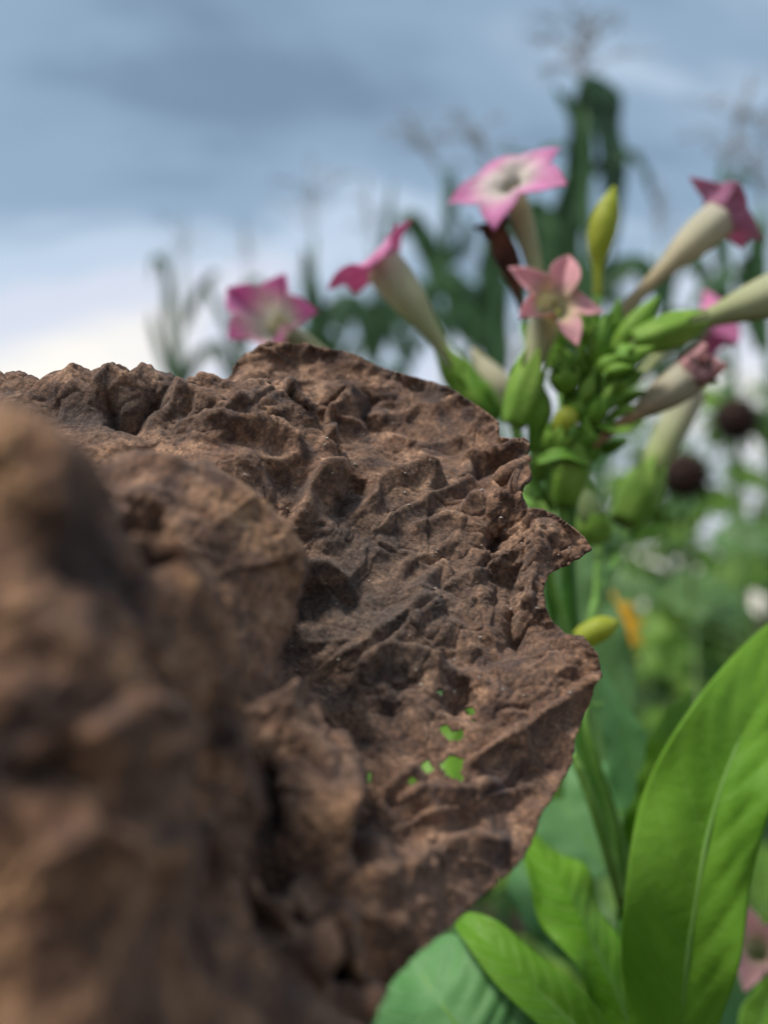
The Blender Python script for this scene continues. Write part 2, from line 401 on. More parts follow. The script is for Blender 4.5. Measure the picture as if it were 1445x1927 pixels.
# folds: polyline (px), depth window (cm), width px below / above the crest, rise in cm (negative: a crevice)
FOLDS = [
 ([(660,975),(700,942),(745,912),(800,893),(834,905)], 13.4, 16.2, 60, 9, 0.34),
 ([(1140,1268),(1080,1312),(1010,1362),(950,1402),(880,1445)], 11.5, 13.8, 16, 12, 0.17),
 ([(548,1010),(580,940),(612,890),(650,872)], 13.2, 16.0, 40, 14, 0.20),
 ([(640,980),(655,930),(640,890)], 13.2, 15.6, 10, 20, -0.16),
 ([(868,965),(905,950),(960,962),(1020,955)], 13.6, 15.6, 50, 8, 0.26),
 ([(918,1040),(930,1012),(948,1000)], 13.4, 15.4, 16, 12, -0.35),
 ([(1026,975),(1012,1030),(1004,1090),(985,1185)], 12.6, 15.2, 26, 22, 0.20),
 ([(965,1050),(960,1110),(962,1180),(985,1230)], 12.4, 14.6, 14, 18, -0.18),
 ([(665,1330),(690,1262),(730,1238),(790,1243),(856,1262)], 11.9, 14, 70, 10, 0.30),
 ([(500,1330),(555,1312),(606,1362),(636,1480),(652,1590)], 9.0, 12.6, 48, 12, 0.30),
 ([(548,1655),(590,1690),(585,1770),(610,1860)], 7.4, 10.2, 34, 18, 0.34),
 ([(650,1690),(655,1760),(690,1860),(700,1930)], 7.4, 10.6, 22, 18, 0.22),
 ([(500,1560),(492,1640),(506,1720),(535,1790)], 6.9, 9.8, 26, 22, -0.55),
 ([(622,1770),(630,1815),(640,1855)], 7.6, 10.0, 18, 16, -0.5),
 ([(506,1440),(514,1520),(505,1590)], 8.0, 11.6, 14, 14, -0.3),
 ([(436,735),(520,745),(600,740),(656,742),(620,800),(604,860)], 14.6, 16.6, 34, 8, 0.20),
 ([(700,830),(690,780),(705,740)], 15.0, 17, 12, 18, -0.16),
 ([(600,870),(640,905),(690,920)], 14.4, 16.2, 12, 10, -0.20),
 ([(330,725),(350,745),(430,775),(470,745)], 13.4, 14.9, 30, 10, 0.16),
 ([(200,735),(215,790),(250,800),(300,745)], 13.2, 14.8, 18, 14, -0.26),
 ([(165,735),(210,712),(240,725),(280,702),(330,712)], 13.6, 14.8, 22, 10, 0.12),
 ([(330,810),(420,800),(520,815),(580,850)], 13.0, 14.8, 60, 14, 0.20),
 ([(500,1200),(560,1130),(640,1120),(680,1150)], 12.0, 14.0, 30, 30, -0.14),
 ([(520,1130),(560,1080),(620,1070),(665,1110)], 12.2, 14.2, 34, 12, 0.16),
 ([(770,1010),(830,985),(875,990)], 13.4, 15, 16, 10, 0.10),
 ([(780,1160),(800,1100),(830,1075),(850,1110)], 12.8, 14.4, 20, 12, 0.10),
 ([(860,1270),(880,1310),(850,1350)], 11.5, 13.5, 20, 20, -0.2),
 ([(750,1520),(800,1490),(880,1500),(940,1480)], 10.8, 12.8, 34, 12, 0.16),
 ([(760,1640),(830,1600),(880,1580),(960,1590)], 10.2, 12.6, 36, 14, 0.15),
 ([(700,1560),(740,1480),(790,1450)], 10.4, 12.8, 24, 12, 0.16),
 ([(690,1530),(680,1600),(690,1650)], 9.6, 12.4, 18, 18, -0.28),
 ([(900,1050),(940,1090),(930,1150)], 12.8, 14.8, 14, 14, -0.16),
 ([(860,880),(910,868),(960,852),(992,850)], 14.2, 16.2, 30, 9, 0.20),
 ([(880,905),(930,880),(985,880)], 14.2, 16.2, 12, 12, -0.20),
 ([(180,874),(310,890),(430,930),(520,1005),(549,1055),(538,1140),(500,1240)], 10.2, 12.3, 70, 14, 0.16),
 ([(560,1290),(700,1200),(880,1090),(1060,1005)], 12.0, 15.2, 6, 5, 0.07),
 ([(700,1010),(790,960),(900,900)], 13.0, 16.0, 5, 5, 0.06),
 ([(640,1330),(760,1190),(860,1120)], 11.8, 14.6, 5, 5, 0.06),
 ([(700,1600),(800,1540),(900,1520),(1010,1480)], 10.4, 12.9, 6, 5, 0.08),
 ([(560,760),(680,820),(800,850),(900,830)], 14.6, 17, 5, 5, 0.06),
 ([(150,1400),(260,1340),(360,1380)], 6.0, 8.8, 60, 24, 0.22),
 ([(40,1650),(170,1560),(260,1600)], 5.6, 8.6, 70, 24, 0.25),
 ([(230,960),(290,1010),(330,1080)], 6.6, 10.2, 24, 24, -0.30),
 ([(0,1480),(120,1440),(200,1470)], 5.8, 8.6, 30, 30, -0.25),
 ([(280,1640),(370,1580),(420,1640)], 6.2, 9, 40, 30, 0.2),
]
def seg_dist(x, y, poly):
    """distance and signed side (>0: above in the picture) to a polyline"""
    best = np.full(x.shape, 1e9); side = np.zeros(x.shape); tt = np.zeros(x.shape)
    n = len(poly) - 1
    for k in range(n):
        (x0, y0), (x1, y1) = poly[k], poly[k + 1]
        if x1 < x0:
            x0, y0, x1, y1 = x1, y1, x0, y0
            rev = True
        else:
            rev = False
        ex, ey = x1 - x0, y1 - y0
        t = np.clip(((x - x0) * ex + (y - y0) * ey) / (ex * ex + ey * ey), 0, 1)
        qx, qy = x - (x0 + t * ex), y - (y0 + t * ey)
        d = np.hypot(qx, qy)
        s = ex * qy - ey * qx
        m = d < best
        best = np.where(m, d, best)
        side = np.where(m, -s, side)
        tt = np.where(m, (k + (1 - t if rev else t)) / n, tt)
    return best, side, tt
def in_poly(x, y, poly):
    c = np.zeros(x.shape, bool)
    n = len(poly)
    for k in range(n):
        (x0, y0), (x1, y1) = poly[k], poly[(k + 1) % n]
        if y0 == y1:
            continue
        m = ((y0 > y) != (y1 > y)) & (x < (x1 - x0) * (y - y0) / (y1 - y0) + x0)
        c ^= m
    return c
def near_on_poly(x, y, poly):
    best = np.full(x.shape, 1e9); bx = x.copy(); by = y.copy()
    n = len(poly)
    for k in range(n):
        (x0, y0), (x1, y1) = poly[k], poly[(k + 1) % n]
        ex, ey = x1 - x0, y1 - y0
        t = np.clip(((x - x0) * ex + (y - y0) * ey) / (ex * ex + ey * ey + 1e-9), 0, 1)
        qx, qy = x0 + t * ex, y0 + t * ey
        d = np.hypot(x - qx, y - qy)
        m = d < best
        best = np.where(m, d, best); bx = np.where(m, qx, bx); by = np.where(m, qy, by)
    return best, bx, by
def cr_axis(A, n):
    """Catmull-Rom resample along axis 0"""
    m = A.shape[0] - 1
    ext = np.concatenate([2 * A[:1] - A[1:2], A, 2 * A[-1:] - A[-2:-1]])
    t = np.linspace(0, m, n)
    i = np.minimum(t.astype(int), m - 1)
    f = (t - i).reshape((-1,) + (1,) * (A.ndim - 1))
    p0, p1, p2, p3 = ext[i], ext[i + 1], ext[i + 2], ext[i + 3]
    return 0.5 * (2 * p1 + (p2 - p0) * f + (2 * p0 - 5 * p1 + 4 * p2 - p3) * f * f + (3 * p1 - p0 - 3 * p2 + p3) * f ** 3)
_cr = np.array(C_RIGHT); _cu = np.array(C_UP); _cf = np.array(C_FWD); _cp = np.array(CAM_POS)
def unproj(x, y, d):          # px, px, cm -> cm offset from the camera
    return (((x - W0 / 2) / FPX * d)[..., None] * _cr - ((y - H0 / 2) / FPX * d)[..., None] * _cu + d[..., None] * _cf)
def proj(p):
    d = p @ _cf
    return p @ _cr / d * FPX + W0 / 2, -(p @ _cu) / d * FPX + H0 / 2, d
def normals(p):
    di = np.gradient(p, axis=0); dj = np.gradient(p, axis=1)
    n = np.cross(dj, di)
    return n / (np.linalg.norm(n, axis=-1, keepdims=True) + 1e-12)

def dried_leaf():
    NI, NJ = 640, 560
    A = np.array(ROWS, float)
    A = cr_axis(A, NI)
    A = cr_axis(np.swapaxes(A, 0, 1), NJ); A = np.swapaxes(A, 0, 1)
    p = unproj(A[..., 0], A[..., 1], A[..., 2])
    # large irregular puckers
    nrm = normals(p)
    base = p.copy()
    wq = base + 0.35 * np.stack([fbm(base * 0.8 + k * 31.7, 2) for k in range(3)], -1)
    e_ = 0.80 * _cr + 0.42 * _cf + 0.42 * _cu; e_ /= np.linalg.norm(e_)
    def along(q, k):
        return q - (q @ e_)[..., None] * e_ * (1 - k)
    near = np.clip((9.6 - A[..., 2]) / 2.0, 0, 1)
    big = perlin(wq * 0.75 + 5.1)
    rid = 0.45 - np.abs(perlin(along(wq, 0.6) * 1.25 + 11.3)) * 1.6
    h = 0.17 * big + 0.13 * rid
    # paper-like facets: folded waves along random directions, sharp at crest and trough
    rs = np.random.RandomState(21)
    for k in range(6):
        dr = rs.normal(size=3); dr -= 0.7 * (dr @ e_) * e_; dr /= np.linalg.norm(dr)
        fq = [0.42, 0.55, 0.7, 0.85, 1.05, 1.3, 1.6, 2.0][k]
        ph = base @ dr * fq + 0.55 * perlin(base * 0.55 + 60 + 9.7 * k) + rs.uniform(0, 2)
        tri = np.abs(np.mod(ph, 2.0) - 1.0) - 0.5
        msk = np.clip(perlin(base * 0.5 + 160 + 11.3 * k) * 1.6 + 0.55, 0, 1)
        h = h + 0.16 / fq ** 0.9 * tri * msk * 0.62
    h = h * (1 - 0.30 * near) * (1 - 0.25 * np.exp(-((A[..., 0] - 730) / 230) ** 2 - ((A[..., 1] - 1130) / 190) ** 2))
    lobe = np.exp(-((A[..., 0] - 470) / 170) ** 2 - ((A[..., 1] - 1060) / 170) ** 2) * (A[..., 2] > 9.4) * (A[..., 2] < 12.4)
    h = h * (1 - 0.8 * lobe)
    p = p + nrm * h[..., None]
    # hand-read folds and crevices
    x, y, d = proj(p)
    for poly, d0, d1, wl, wu, hh in FOLDS:
        hh = hh * (1.25 if hh > 0 else 1.55)
        ds, side, tt = seg_dist(x, y, poly)
        m = (d > d0) & (d < d1) & (ds < 2.4 * max(wl, wu))
        w = np.where(side > 0, wu, wl)
        q = ds / w
        prof = np.where(hh > 0, np.where(side > 0, np.exp(-(q * 1.3) ** 2), np.exp(-q * 1.25) * (1 + 0.25 * q)), np.exp(-q * q * 1.2))
        fade = np.clip(np.sin(np.clip(tt, 0.0, 1.0) * math.pi) * 2.2 + 0.12, 0, 1)
        prof = prof * fade * m * hh
        ds_cm = d / FPX
        # rise towards the viewer and, for folds, tip the crest over the far side
        p = p + prof[..., None] * (nrm * 0.75 - _cf * 0.35)
        if hh > 0:
            lean = np.exp(-(ds / 12.0) ** 2) * fade * m * (9.0 * ds_cm)
            p = p + lean[..., None] * _cu
    # knobs and nicks along the far-left ridge
    x, y, d = proj(p)
    for kx, kh, kw in ((38, 8, 26), (138, 16, 17), (203, 9, 22), (282, 15, 19), (318, 6, 9), (78, -8, 12), (172, -9, 9), (242, -7, 9), (342, -7, 13), (395, 5, 18)):
        a_ = kh * np.exp(-np.abs(x - kx + 4 * perlin(base * 3.0)) / kw * 1.15) * np.exp(-((y - 712) / 26) ** 2) * (d > 13.5) * (d < 14.95)
        p = p + (a_ * d / FPX)[..., None] * _cu
    # wrinkles and finer crumpling
    n2 = normals(p)
    q2 = base + 0.22 * np.stack([fbm(base * 1.9 + 50 + k * 13.1, 2) for k in range(3)], -1)
    r1 = 0.42 - np.abs(perlin(along(q2, 0.42) * 2.5 + 3.7)) * 1.5
    r2 = 0.40 - np.abs(perlin(along(q2, 0.5) * 4.8 + 23.7)) * 1.5
    f1 = fbm(base * 6.5 + 71.0, 3, 0.55)
    f2 = 0.4 - np.abs(perlin(base * 11.0 + 91.0)) * 1.4
    calm = 0.30 + 0.85 * np.clip(perlin(base * 0.7 + 140.0) * 1.4 + 0.5, 0, 1)
    cen = np.exp(-((A[..., 0] - 730) / 230) ** 2 - ((A[..., 1] - 1130) / 190) ** 2) * (A[..., 2] > 11.6)
    # thin papery creases: a network of narrow raised and sunk lines
    q3 = base + 0.3 * np.stack([fbm(base * 1.3 + 600 + k * 19.1, 2) for k in range(3)], -1)
    crz = np.exp(-np.abs(perlin(along(q3, 0.6) * 1.5 + 620)) * 16) - 0.8 * np.exp(-np.abs(perlin(along(q3, 0.7) * 2.1 + 660)) * 18)
    p = p + n2 * (crz * 0.055 * (0.5 + calm * 0.5) * (1 - 0.4 * lobe))[..., None]
    hf = (1 - 0.45 * lobe) * (1 - 0.38 * cen) * calm * (0.068 * r1 + 0.034 * r2 + 0.022 * f1 + 0.016 * f2)
    p = p + n2 * hf[..., None]
    side_shift = np.stack([perlin(base * 2.2 + 201), perlin(base * 2.2 + 223), perlin(base * 2.2 + 247)], -1)
    p = p + 0.07 * side_shift
    # rim: trim to the outline, curl it
    x, y, d = proj(p)
    rag = 5.0 * perlin(np.stack([x * 0.028, y * 0.028, d * 0.2], -1)) + 2.4 * perlin(np.stack([x * 0.085 + 7, y * 0.085, d * 0.2], -1))
    dist, bx, by = near_on_poly(x, y, OUTLINE)
    inside = in_poly(x, y, OUTLINE)
    curl = np.clip(1 - dist / (20.0 + 12.0 * perlin(base * 1.7 + 340)), 0, 1) ** 2 * inside
    p = p - curl[..., None] * _cf * (0.10 + 0.30 * perlin(base * 1.6 + 300))[..., None]
    x, y, d = proj(p)
    inside = in_poly(x + rag * 0.5, y + rag * 0.7, OUTLINE)
    hole = np.zeros(x.shape, bool)
    hrag = 5.5 * perlin(np.stack([x * 0.06 + 31, y * 0.06, d * 0.2], -1)) + 3.0 * perlin(np.stack([x * 0.16 + 57, y * 0.16, d * 0.2], -1))
    hz = (d > 10.6) & (d < 14.2)
    for hp in HOLES:
        hole |= in_poly(x + hrag, y - hrag * 0.8, hp) & hz
    keep = inside & ~hole
    idx = np.arange(NI * NJ).reshape(NI, NJ)
    a, b, c, e = keep[:-1, :-1], keep[:-1, 1:], keep[1:, 1:], keep[1:, :-1]
    fk = (a.astype(int) + b + c + e) >= 3
    fk &= (a & b & c & e) | True
    faces = np.stack([idx[:-1, :-1], idx[:-1, 1:], idx[1:, 1:], idx[1:, :-1]], -1)[fk]
    used = np.unique(faces)
    remap = np.full(NI * NJ, -1); remap[used] = np.arange(len(used))
    # settle the cut cells onto the outline so that the rim is a clean tear, not steps
    dn_, bx_, by_ = near_on_poly(x + rag * 0.5, y + rag * 0.7, OUTLINE)
    nb = np.zeros(NI * NJ, int); np.add.at(nb, faces.ravel(), 1)
    edge = (nb.reshape(NI, NJ) > 0) & (nb.reshape(NI, NJ) < 4) & (dn_ < 6)
    x = np.where(edge, bx_ - rag * 0.5, x); y = np.where(edge, by_ - rag * 0.7, y)
    p = np.where(edge[..., None], unproj(x, y, d), p)
    verts = (p.reshape(-1, 3)[used] * 0.01 + _cp)
    faces = remap[faces]
    # colour zones of the leaf itself: tan (rust) on the near lobe, ashy dust spilled on the middle
    xs, ys, ds_ = x.reshape(-1)[used], y.reshape(-1)[used], d.reshape(-1)[used]
    bb = base.reshape(-1, 3)[used]
    rust = np.clip((10.4 - ds_) / 2.6, 0, 1) * 0.85 + 0.75 * np.exp(-(((xs - 430) / 150) ** 2 + ((ys - 1080) / 170) ** 2)) * (ds_ < 12.2)
    rust = rust + 0.5 * perlin(bb * 0.9 + 400)
    dust = np.exp(-(((xs - 700) / 260) ** 2 + ((ys - 1130) / 200) ** 2)) + 0.7 * np.exp(-(((xs - 230) / 220) ** 2 + ((ys - 770) / 60) ** 2))
    dust = dust * (ds_ > 11.9) + 0.35 * perlin(bb * 1.1 + 500)
    colr = np.stack([np.clip(rust, 0, 1), np.clip(dust, 0, 1), np.zeros_like(rust), np.ones_like(rust)], -1)

    m, t = new_mat('dried_leaf_brown')
    at = N(t, 'ShaderNodeAttribute', attribute_name='Col')
    s = N(t, 'ShaderNodeSeparateXYZ'); t.links.new(at.outputs['Vector'], s.inputs[0])
    r1_ = ramp(t, [(0.32, (0.058, 0.029, 0.020)), (0.49, (0.185, 0.100, 0.060)), (0.68, (0.43, 0.255, 0.155))])
    t.links.new(noise(t, 260, 9, 0.62, 0.4), r1_.inputs[0])
    r2_ = ramp(t, [(0.40, (0.042, 0.020, 0.013)), (0.50, (0.175, 0.085, 0.043)), (0.61, (0.41, 0.225, 0.11))])
    t.links.new(noise(t, 110, 7, 0.6, 0.5), r2_.inputs[0])
    c = mixc(t, s.outputs[0], r1_.outputs[0], r2_.outputs[0])
    # purplish blotches
    bl = ramp(t, [(0.50, (0, 0, 0)), (0.66, (1, 1, 1))]); t.links.new(noise(t, 95, 6, 0.6, 0.3), bl.inputs[0])
    nr_ = N(t, 'ShaderNodeMath', operation='MULTIPLY_ADD', i1=-0.75, i2=1.0); t.links.new(s.outputs[0], nr_.inputs[0])
    bf = N(t, 'ShaderNodeMath', operation='MULTIPLY'); t.links.new(bl.outputs[0], bf.inputs[0]); t.links.new(nr_.outputs[0], bf.inputs[1])
    c2 = mixc(t, bf.outputs[0], c, (0.070, 0.041, 0.032))
    du = N(t, 'ShaderNodeMath', operation='MULTIPLY', i1=0.75); t.links.new(s.outputs[1], du.inputs[0])
    dn = ramp(t, [(0.30, (0.042, 0.031, 0.026)), (0.62, (0.105, 0.078, 0.061)), (0.80, (0.22, 0.17, 0.13))]); t.links.new(noise(t, 900, 8, 0.7), dn.inputs[0])
    c3 = mixc(t, du.outputs[0], c2, dn.outputs[0])
    # fine pale grains and fibres
    gr = ramp(t, [(0.66, (0, 0, 0)), (0.74, (0.55, 0.55, 0.55))]); t.links.new(noise(t, 3800, 3, 0.6), gr.inputs[0])
    c4 = mixc(t, gr.outputs[0], c3, (0.24, 0.17, 0.13))
    fg = ramp(t, [(0.34, (0.34, 0.32, 0.32)), (0.50, (0.95, 0.95, 0.95)), (0.64, (1.8, 1.72, 1.6))], 'LINEAR'); t.links.new(noise(t, 1500, 6, 0.72), fg.inputs[0])
    c4 = mixc(t, 0.85, c4, fg.outputs[0], 'MULTIPLY')
    b1 = N(t, 'ShaderNodeBump', in_Strength=0.95, in_Distance=0.0006); t.links.new(noise(t, 1100, 7, 0.65), b1.inputs['Height'])
    b2 = N(t, 'ShaderNodeBump', in_Strength=0.6, in_Distance=0.0003); t.links.new(noise(t, 4200, 4, 0.6), b2.inputs['Height'])
    t.links.new(b1.outputs[0], b2.inputs['Normal'])
    finish(m, t, c4, 0.78, 0.04, bump=b2.outputs[0], spec=0.22, sheen=0.12)

    root = thing('dried_leaf', 'large crumpled dry brown leaf with torn holes filling the foreground', 'leaf', P(300, 2100, 0.05))
    o = mesh_obj('leaf_blade', verts, faces.tolist(), m, root, col=colr, solid=0.00035)
    # lookup: visible surface point near a photo pixel (for grit and curls lying on the blade)
    vis = {}
    order = np.argsort(-ds_)
    for k in order:
        vis[(int(xs[k]) // 4, int(ys[k]) // 4)] = k
    def on(px, py):
        k = vis.get((px // 4, py // 4))
        return None if k is None else Vector(verts[k])
    # curled tips of the rim: little rolled scrolls of leaf
    def scroll(name, pts, rad, turns, seed):
        path = [Vector(q) for q in spline(pts, 26)]
        fr = frames(path)
        nv = 26
        vs = []
        for i, (c_, t_, u_, w_) in enumerate(fr):
            f = i / (len(fr) - 1)
            sc = (0.55 + 0.45 * math.sin(math.pi * min(1, f * 1.15 + 0.1))) * (1 - 0.35 * f)
            for k in range(nv):
                a_ = k / (nv - 1) * turns * 2 * math.pi
                rr = rad * sc * (0.45 + 0.55 * k / (nv - 1)) * (1 + 0.16 * float(perlin(np.array([i * 0.4, k * 0.35, seed * 3.3]))))
                vs.append(c_ + (u_ * math.cos(a_) + w_ * math.sin(a_)) * rr)
        at_ = np.tile(np.array([[0.25, 0.1, 0, 1.0]]), (len(vs), 1))
        return mesh_obj(name, vs, grid_faces(len(fr), nv), m, root, col=at_, solid=0.0003)
    scroll('curled_rim', [P(984, 960, 0.1475), P(972, 935, 0.146), P(966, 910, 0.1455), P(975, 885, 0.147)], 0.0014, 1.25, 1)
    scroll('curled_rim', [P(935, 905, 0.149), P(965, 880, 0.148), P(994, 862, 0.150)], 0.0017, 1.3, 2)
    # grit and hairs lying on the blade: too small and many to pick apart
    rnd = random.Random(3)
    gv, gf = [], []
    for _ in range(170):
        q = on(rnd.randint(430, 1080), rnd.randint(720, 1320))
        if q is None:
            continue
        r_ = rnd.choice([0.00008, 0.00012, 0.00018, 0.00026])
        b_ = len(gv)
        q = q - C_FWD * 0.00025 + C_UP * 0.0001
        for dv in ((1, 0, 0), (-1, 0, 0), (0, 1, 0), (0, -1, 0), (0, 0, 1), (0, 0, -1)):
            gv.append(q + Vector(dv) * r_ * rnd.uniform(0.5, 1.6))
        for f_ in ((0, 2, 4), (2, 1, 4), (1, 3, 4), (3, 0, 4), (2, 0, 5), (1, 2, 5), (3, 1, 5), (0, 3, 5)):
            gf.append(tuple(b_ + k for k in f_))
    g = mesh_obj('grit', gv, gf, simple_mat('pale_grit', (0.16, 0.12, 0.09), (0.5, 0.45, 0.38), 2000, 0.7), root, smooth=False)
    g['kind'] = 'stuff'
    hv, hf_ = [], []
    mh = simple_mat('leaf_hair', (0.20, 0.14, 0.10), (0.42, 0.36, 0.30), 900, 0.7)
    for _ in range(90):
        q = on(rnd.randint(440, 1090), rnd.randint(690, 1250))
        if q is None:
            continue
        q = q - C_FWD * 0.0002
        dr = Vector((rnd.uniform(-1, 1), rnd.uniform(-1, 1), rnd.uniform(-0.3, 1))).normalized()
        ln = rnd.uniform(0.0006, 0.0022)
        bend = Vector((rnd.uniform(-1, 1), rnd.uniform(-1, 1), rnd.uniform(-1, 1))) * ln * 0.5
        v_, f_ = tube_geo([q, q + dr * ln * 0.5 + bend * 0.5, q + dr * ln], [0.00003] * 3, 4)
        b_ = len(hv)
        hv += v_; hf_ += [tuple(b_ + k for k in ff) for ff in f_]
    g = mesh_obj('leaf_hairs', hv, hf_, mh, root)
    g['kind'] = 'stuff'
    # one pale loose fibre curled on the blade, and a yellow crumb
    q = on(652, 930) or P(652, 930, 0.142)
    q = q - C_FWD * 0.0012
    s_ = 0.142 / FPX
    pts = [q + C_RIGHT * (dx_ * s_) - C_UP * (dy_ * s_) - C_FWD * dz_ for dx_, dy_, dz_ in ((-12, -24, 0), (-8, 0, .0004), (0, 14, .0006), (10, 8, .0004), (14, -6, .0004), (6, -2, .0005), (4, 10, .0003))]
    tube('loose_fibre', pts, [0.00005] * 7, mh, root, 30, 5)
    return root
dried_leaf()

# ================================================================== plant builders
def leaf(name, mid, widths, nrm, mat, parent, rib=None, fold=0.25, wave=0.0, seed=0, nu=40, nv=13, ribr=0.0008, solid=0.0003, pucker=0.0, nwave=5, wl=1.0, wr=1.0):
    """blade along the midrib points; widths: half-width profile; nrm: the side that faces out"""
    c = [Vector(p) for p in spline(mid, nu)]
    wd = [max(float(w[0]), 0.0002) for w in spline([(w,) for w in widths], nu)]
    ns = [Vector(q).normalized() for q in spline([tuple(q) for q in (nrm if isinstance(nrm, list) else [nrm, nrm])], nu)]
    vs, uv = [], []
    _f, _s = np.meshgrid(np.linspace(0, 1, nu), np.linspace(-1, 1, nv), indexing='ij')
    nz = perlin(np.stack([_f * 7 + seed * 9.1, _s * 2.1, np.full_like(_f, seed * 1.7)], -1))
    for i in range(nu):
        T = (c[min(i + 1, nu - 1)] - c[max(i - 1, 0)]).normalized()
        S = T.cross(ns[i]).normalized()
        Nn = S.cross(T).normalized()
        f = i / (nu - 1)
        for j in range(nv):
            s = -1 + 2 * j / (nv - 1)
            w = wd[i] * (wl if s < 0 else wr)
            a = abs(s)
            lift = fold * w * (a - 0.35 * a * a)
            lift += wave * wd[i] * a * a * math.sin(f * nwave * 2 * math.pi + (1.3 if s > 0 else 0) + seed)
            if pucker:
                ph = (f - 0.16 * a ** 1.3) * 11 * 2 * math.pi
                lift += pucker * wd[i] * (1 - (2 * a - 1) ** 2) * (abs(math.sin(ph / 2)) - 0.5)
            lift += 0.06 * wd[i] * float(nz[i, j])
            vs.append(c[i] + S * (s * w) + Nn * lift)
            uv.append((f, s, 0))
    o = mesh_obj(name, vs, grid_faces(nu, nv), mat, parent, uv=uv, solid=solid)
    if rib is not None:
        k = max(4, int(nu * 0.96))
        sub = [c[i] - (c[min(i + 1, nu - 1)] - c[max(i - 1, 0)]).normalized().cross(ns[i]).normalized().cross((c[min(i + 1, nu - 1)] - c[max(i - 1, 0)]).normalized()) * ribr * 0.2 for i in range(k)]
        vs, fs = tube_geo(sub, [ribr * (1 - 0.85 * i / k) for i in range(k)], 8)
        mesh_obj('midrib', vs, fs, rib, o)
    return o

def hermite(b, m, tb, tm, n):
    out = []
    for i in range(n):
        t = i / (n - 1)
        h00 = 2 * t ** 3 - 3 * t * t + 1; h10 = t ** 3 - 2 * t * t + t; h01 = -2 * t ** 3 + 3 * t * t; h11 = t ** 3 - t * t
        out.append(b * h00 + tb * h10 + m * h01 + tm * h11)
    return out
PINK = (0.86, 0.36, 0.64); PALEPINK = (0.90, 0.50, 0.53); CREAM = (0.72, 0.70, 0.52); TUBEG = (0.52, 0.56, 0.26)
def flower(base, mouth, facing, limbR, parent, sinus=0.30, r0=0.0012, r1=0.0042, pink=PINK, throat=(0.78, 0.72, 0.62), bends=(0.1,) * 5, roll=0.0,
           lens_=(1.0,) * 5, calyx=0.30, calR=0.0032, tubecol=None, deep=0.36, seed=0, pedicel=None, bulge=0.62, stamens=True):
    """one trumpet flower: corolla tube > five-lobed limb, calyx, stamens"""
    B, Mo = Vector(base), Vector(mouth)
    F = Vector(facing).normalized()
    ln = (Mo - B).length
    path = hermite(B, Mo, (Mo - B) * 0.9, F * ln * 0.85, 30)
    prof = [(0, 0.85), (0.12, 1.0), (0.35, 1.05), (0.5, 1.3)]
    rr = []
    for i in range(30):
        t = i / 29
        k = 1 / (1 + math.exp(-(t - bulge) * 13))
        rr.append(r0 * (0.9 + 0.25 * t) + (r1 - r0) * k * (1 + 0.10 * math.sin((t - bulge) * 6)))
    fr = frames(path)
    sides = 20
    vs, col = [], []
    tcol = tubecol or TUBEG
    for i, (p, t, u, w) in enumerate(fr):
        f = i / 29
        for k in range(sides):
            a = 2 * math.pi * k / sides
            r = rr[i] * (1 + 0.05 * math.cos(5 * a) * f)
            vs.append(p + (u * math.cos(a) + w * math.sin(a)) * r)
            g = min(1, max(0, (f - 0.35) * 1.8))
            c_ = [tcol[q] * (1 - g) + CREAM[q] * g for q in range(3)]
            g2 = max(0, (f - 0.86) / 0.14) * 0.35
            g2 *= 1.8
            col.append([c_[q] * (1 - g2) + throat[q] * g2 for q in range(3)] + [1])
    o = mesh_obj('flower', vs, grid_faces(30, sides, True), M_TUBE, parent, col=col, solid=0.00025)
    # the five-lobed limb
    p, t, u, w = fr[-1]
    t = F
    u = (u - t * u.dot(t)).normalized(); w = t.cross(u)
    nr, na = 16, 100
    vs, col = [], []
    for i in range(nr):
        s = i / (nr - 1)
        for k in range(na):
            th = 2 * math.pi * k / na
            q = (th / (2 * math.pi) * 5) % 5
            lobe = int(q); a = abs(q - lobe - 0.5) * 2          # 0 lobe centre, 1 between lobes
            nb = (lobe + (1 if q - lobe > 0.5 else -1)) % 5
            wgt = 0.5 * max(0, a) ** 3
            bend = bends[lobe] * (1 - wgt) + bends[nb] * wgt
            le = lens_[lobe] * (1 - wgt) + lens_[nb] * wgt
            rim = le * (0.95 - sinus * a ** 1.15 + 0.14 * math.exp(-a * 5))
            r = rr[-1] + (limbR * rim - rr[-1]) * s
            h = limbR * (0.20 * (1 - (1 - s) ** 2.4) + bend * s * s) - limbR * 0.09 * math.exp(-a * 6) * s + limbR * 0.05 * a * a * s
            h += limbR * 0.10 * s * float(perlin(np.array([math.cos(th) * 1.6 * s + seed * 5.3, math.sin(th) * 1.6 * s, 2.7])))
            if abs(bend) > 0.6:
                r *= 1 - 0.28 * s * s * min(1.2, abs(bend))
            vs.append(p + t * h + (u * math.cos(th + roll) + w * math.sin(th + roll)) * r)
            rn = r / limbR; g = min(1, max(0, (rn - deep * 0.42) / (deep * 0.95))); g = g * g * (3 - 2 * g)
            vein = 0.10 * math.exp(-a * 10) + 0.06 * float(perlin(np.array([th * 6, s * 3, seed * 2.1])))
            c_ = [throat[z] * (1 - g) + pink[z] * g for z in range(3)]
            c_ = [max(0, x * (1 - (vein if z != 0 else vein * 0.4))) for z, x in enumerate(c_)]
            col.append(c_ + [1])
    mesh_obj('petal_limb', vs, grid_faces(nr, na, True), M_PETAL, o, col=col, solid=0.0002)
    if stamens:
        for k in range(3):
            a = k * 2.1 + seed
            off = (u * math.cos(a) + w * math.sin(a)) * rr[-1] * 0.45
            sv, sf = tube_geo([p - t * 0.006 + off * 0.7, p - t * 0.002 + off, p + t * 0.0005 + off], [0.00022, 0.0002, 0.0005], 6)
            mesh_obj('stamen', sv, sf, M_WITHTAN if k else M_BUDYEL, o)
    if calyx:
        calyx_on(o, path, calyx, calR)
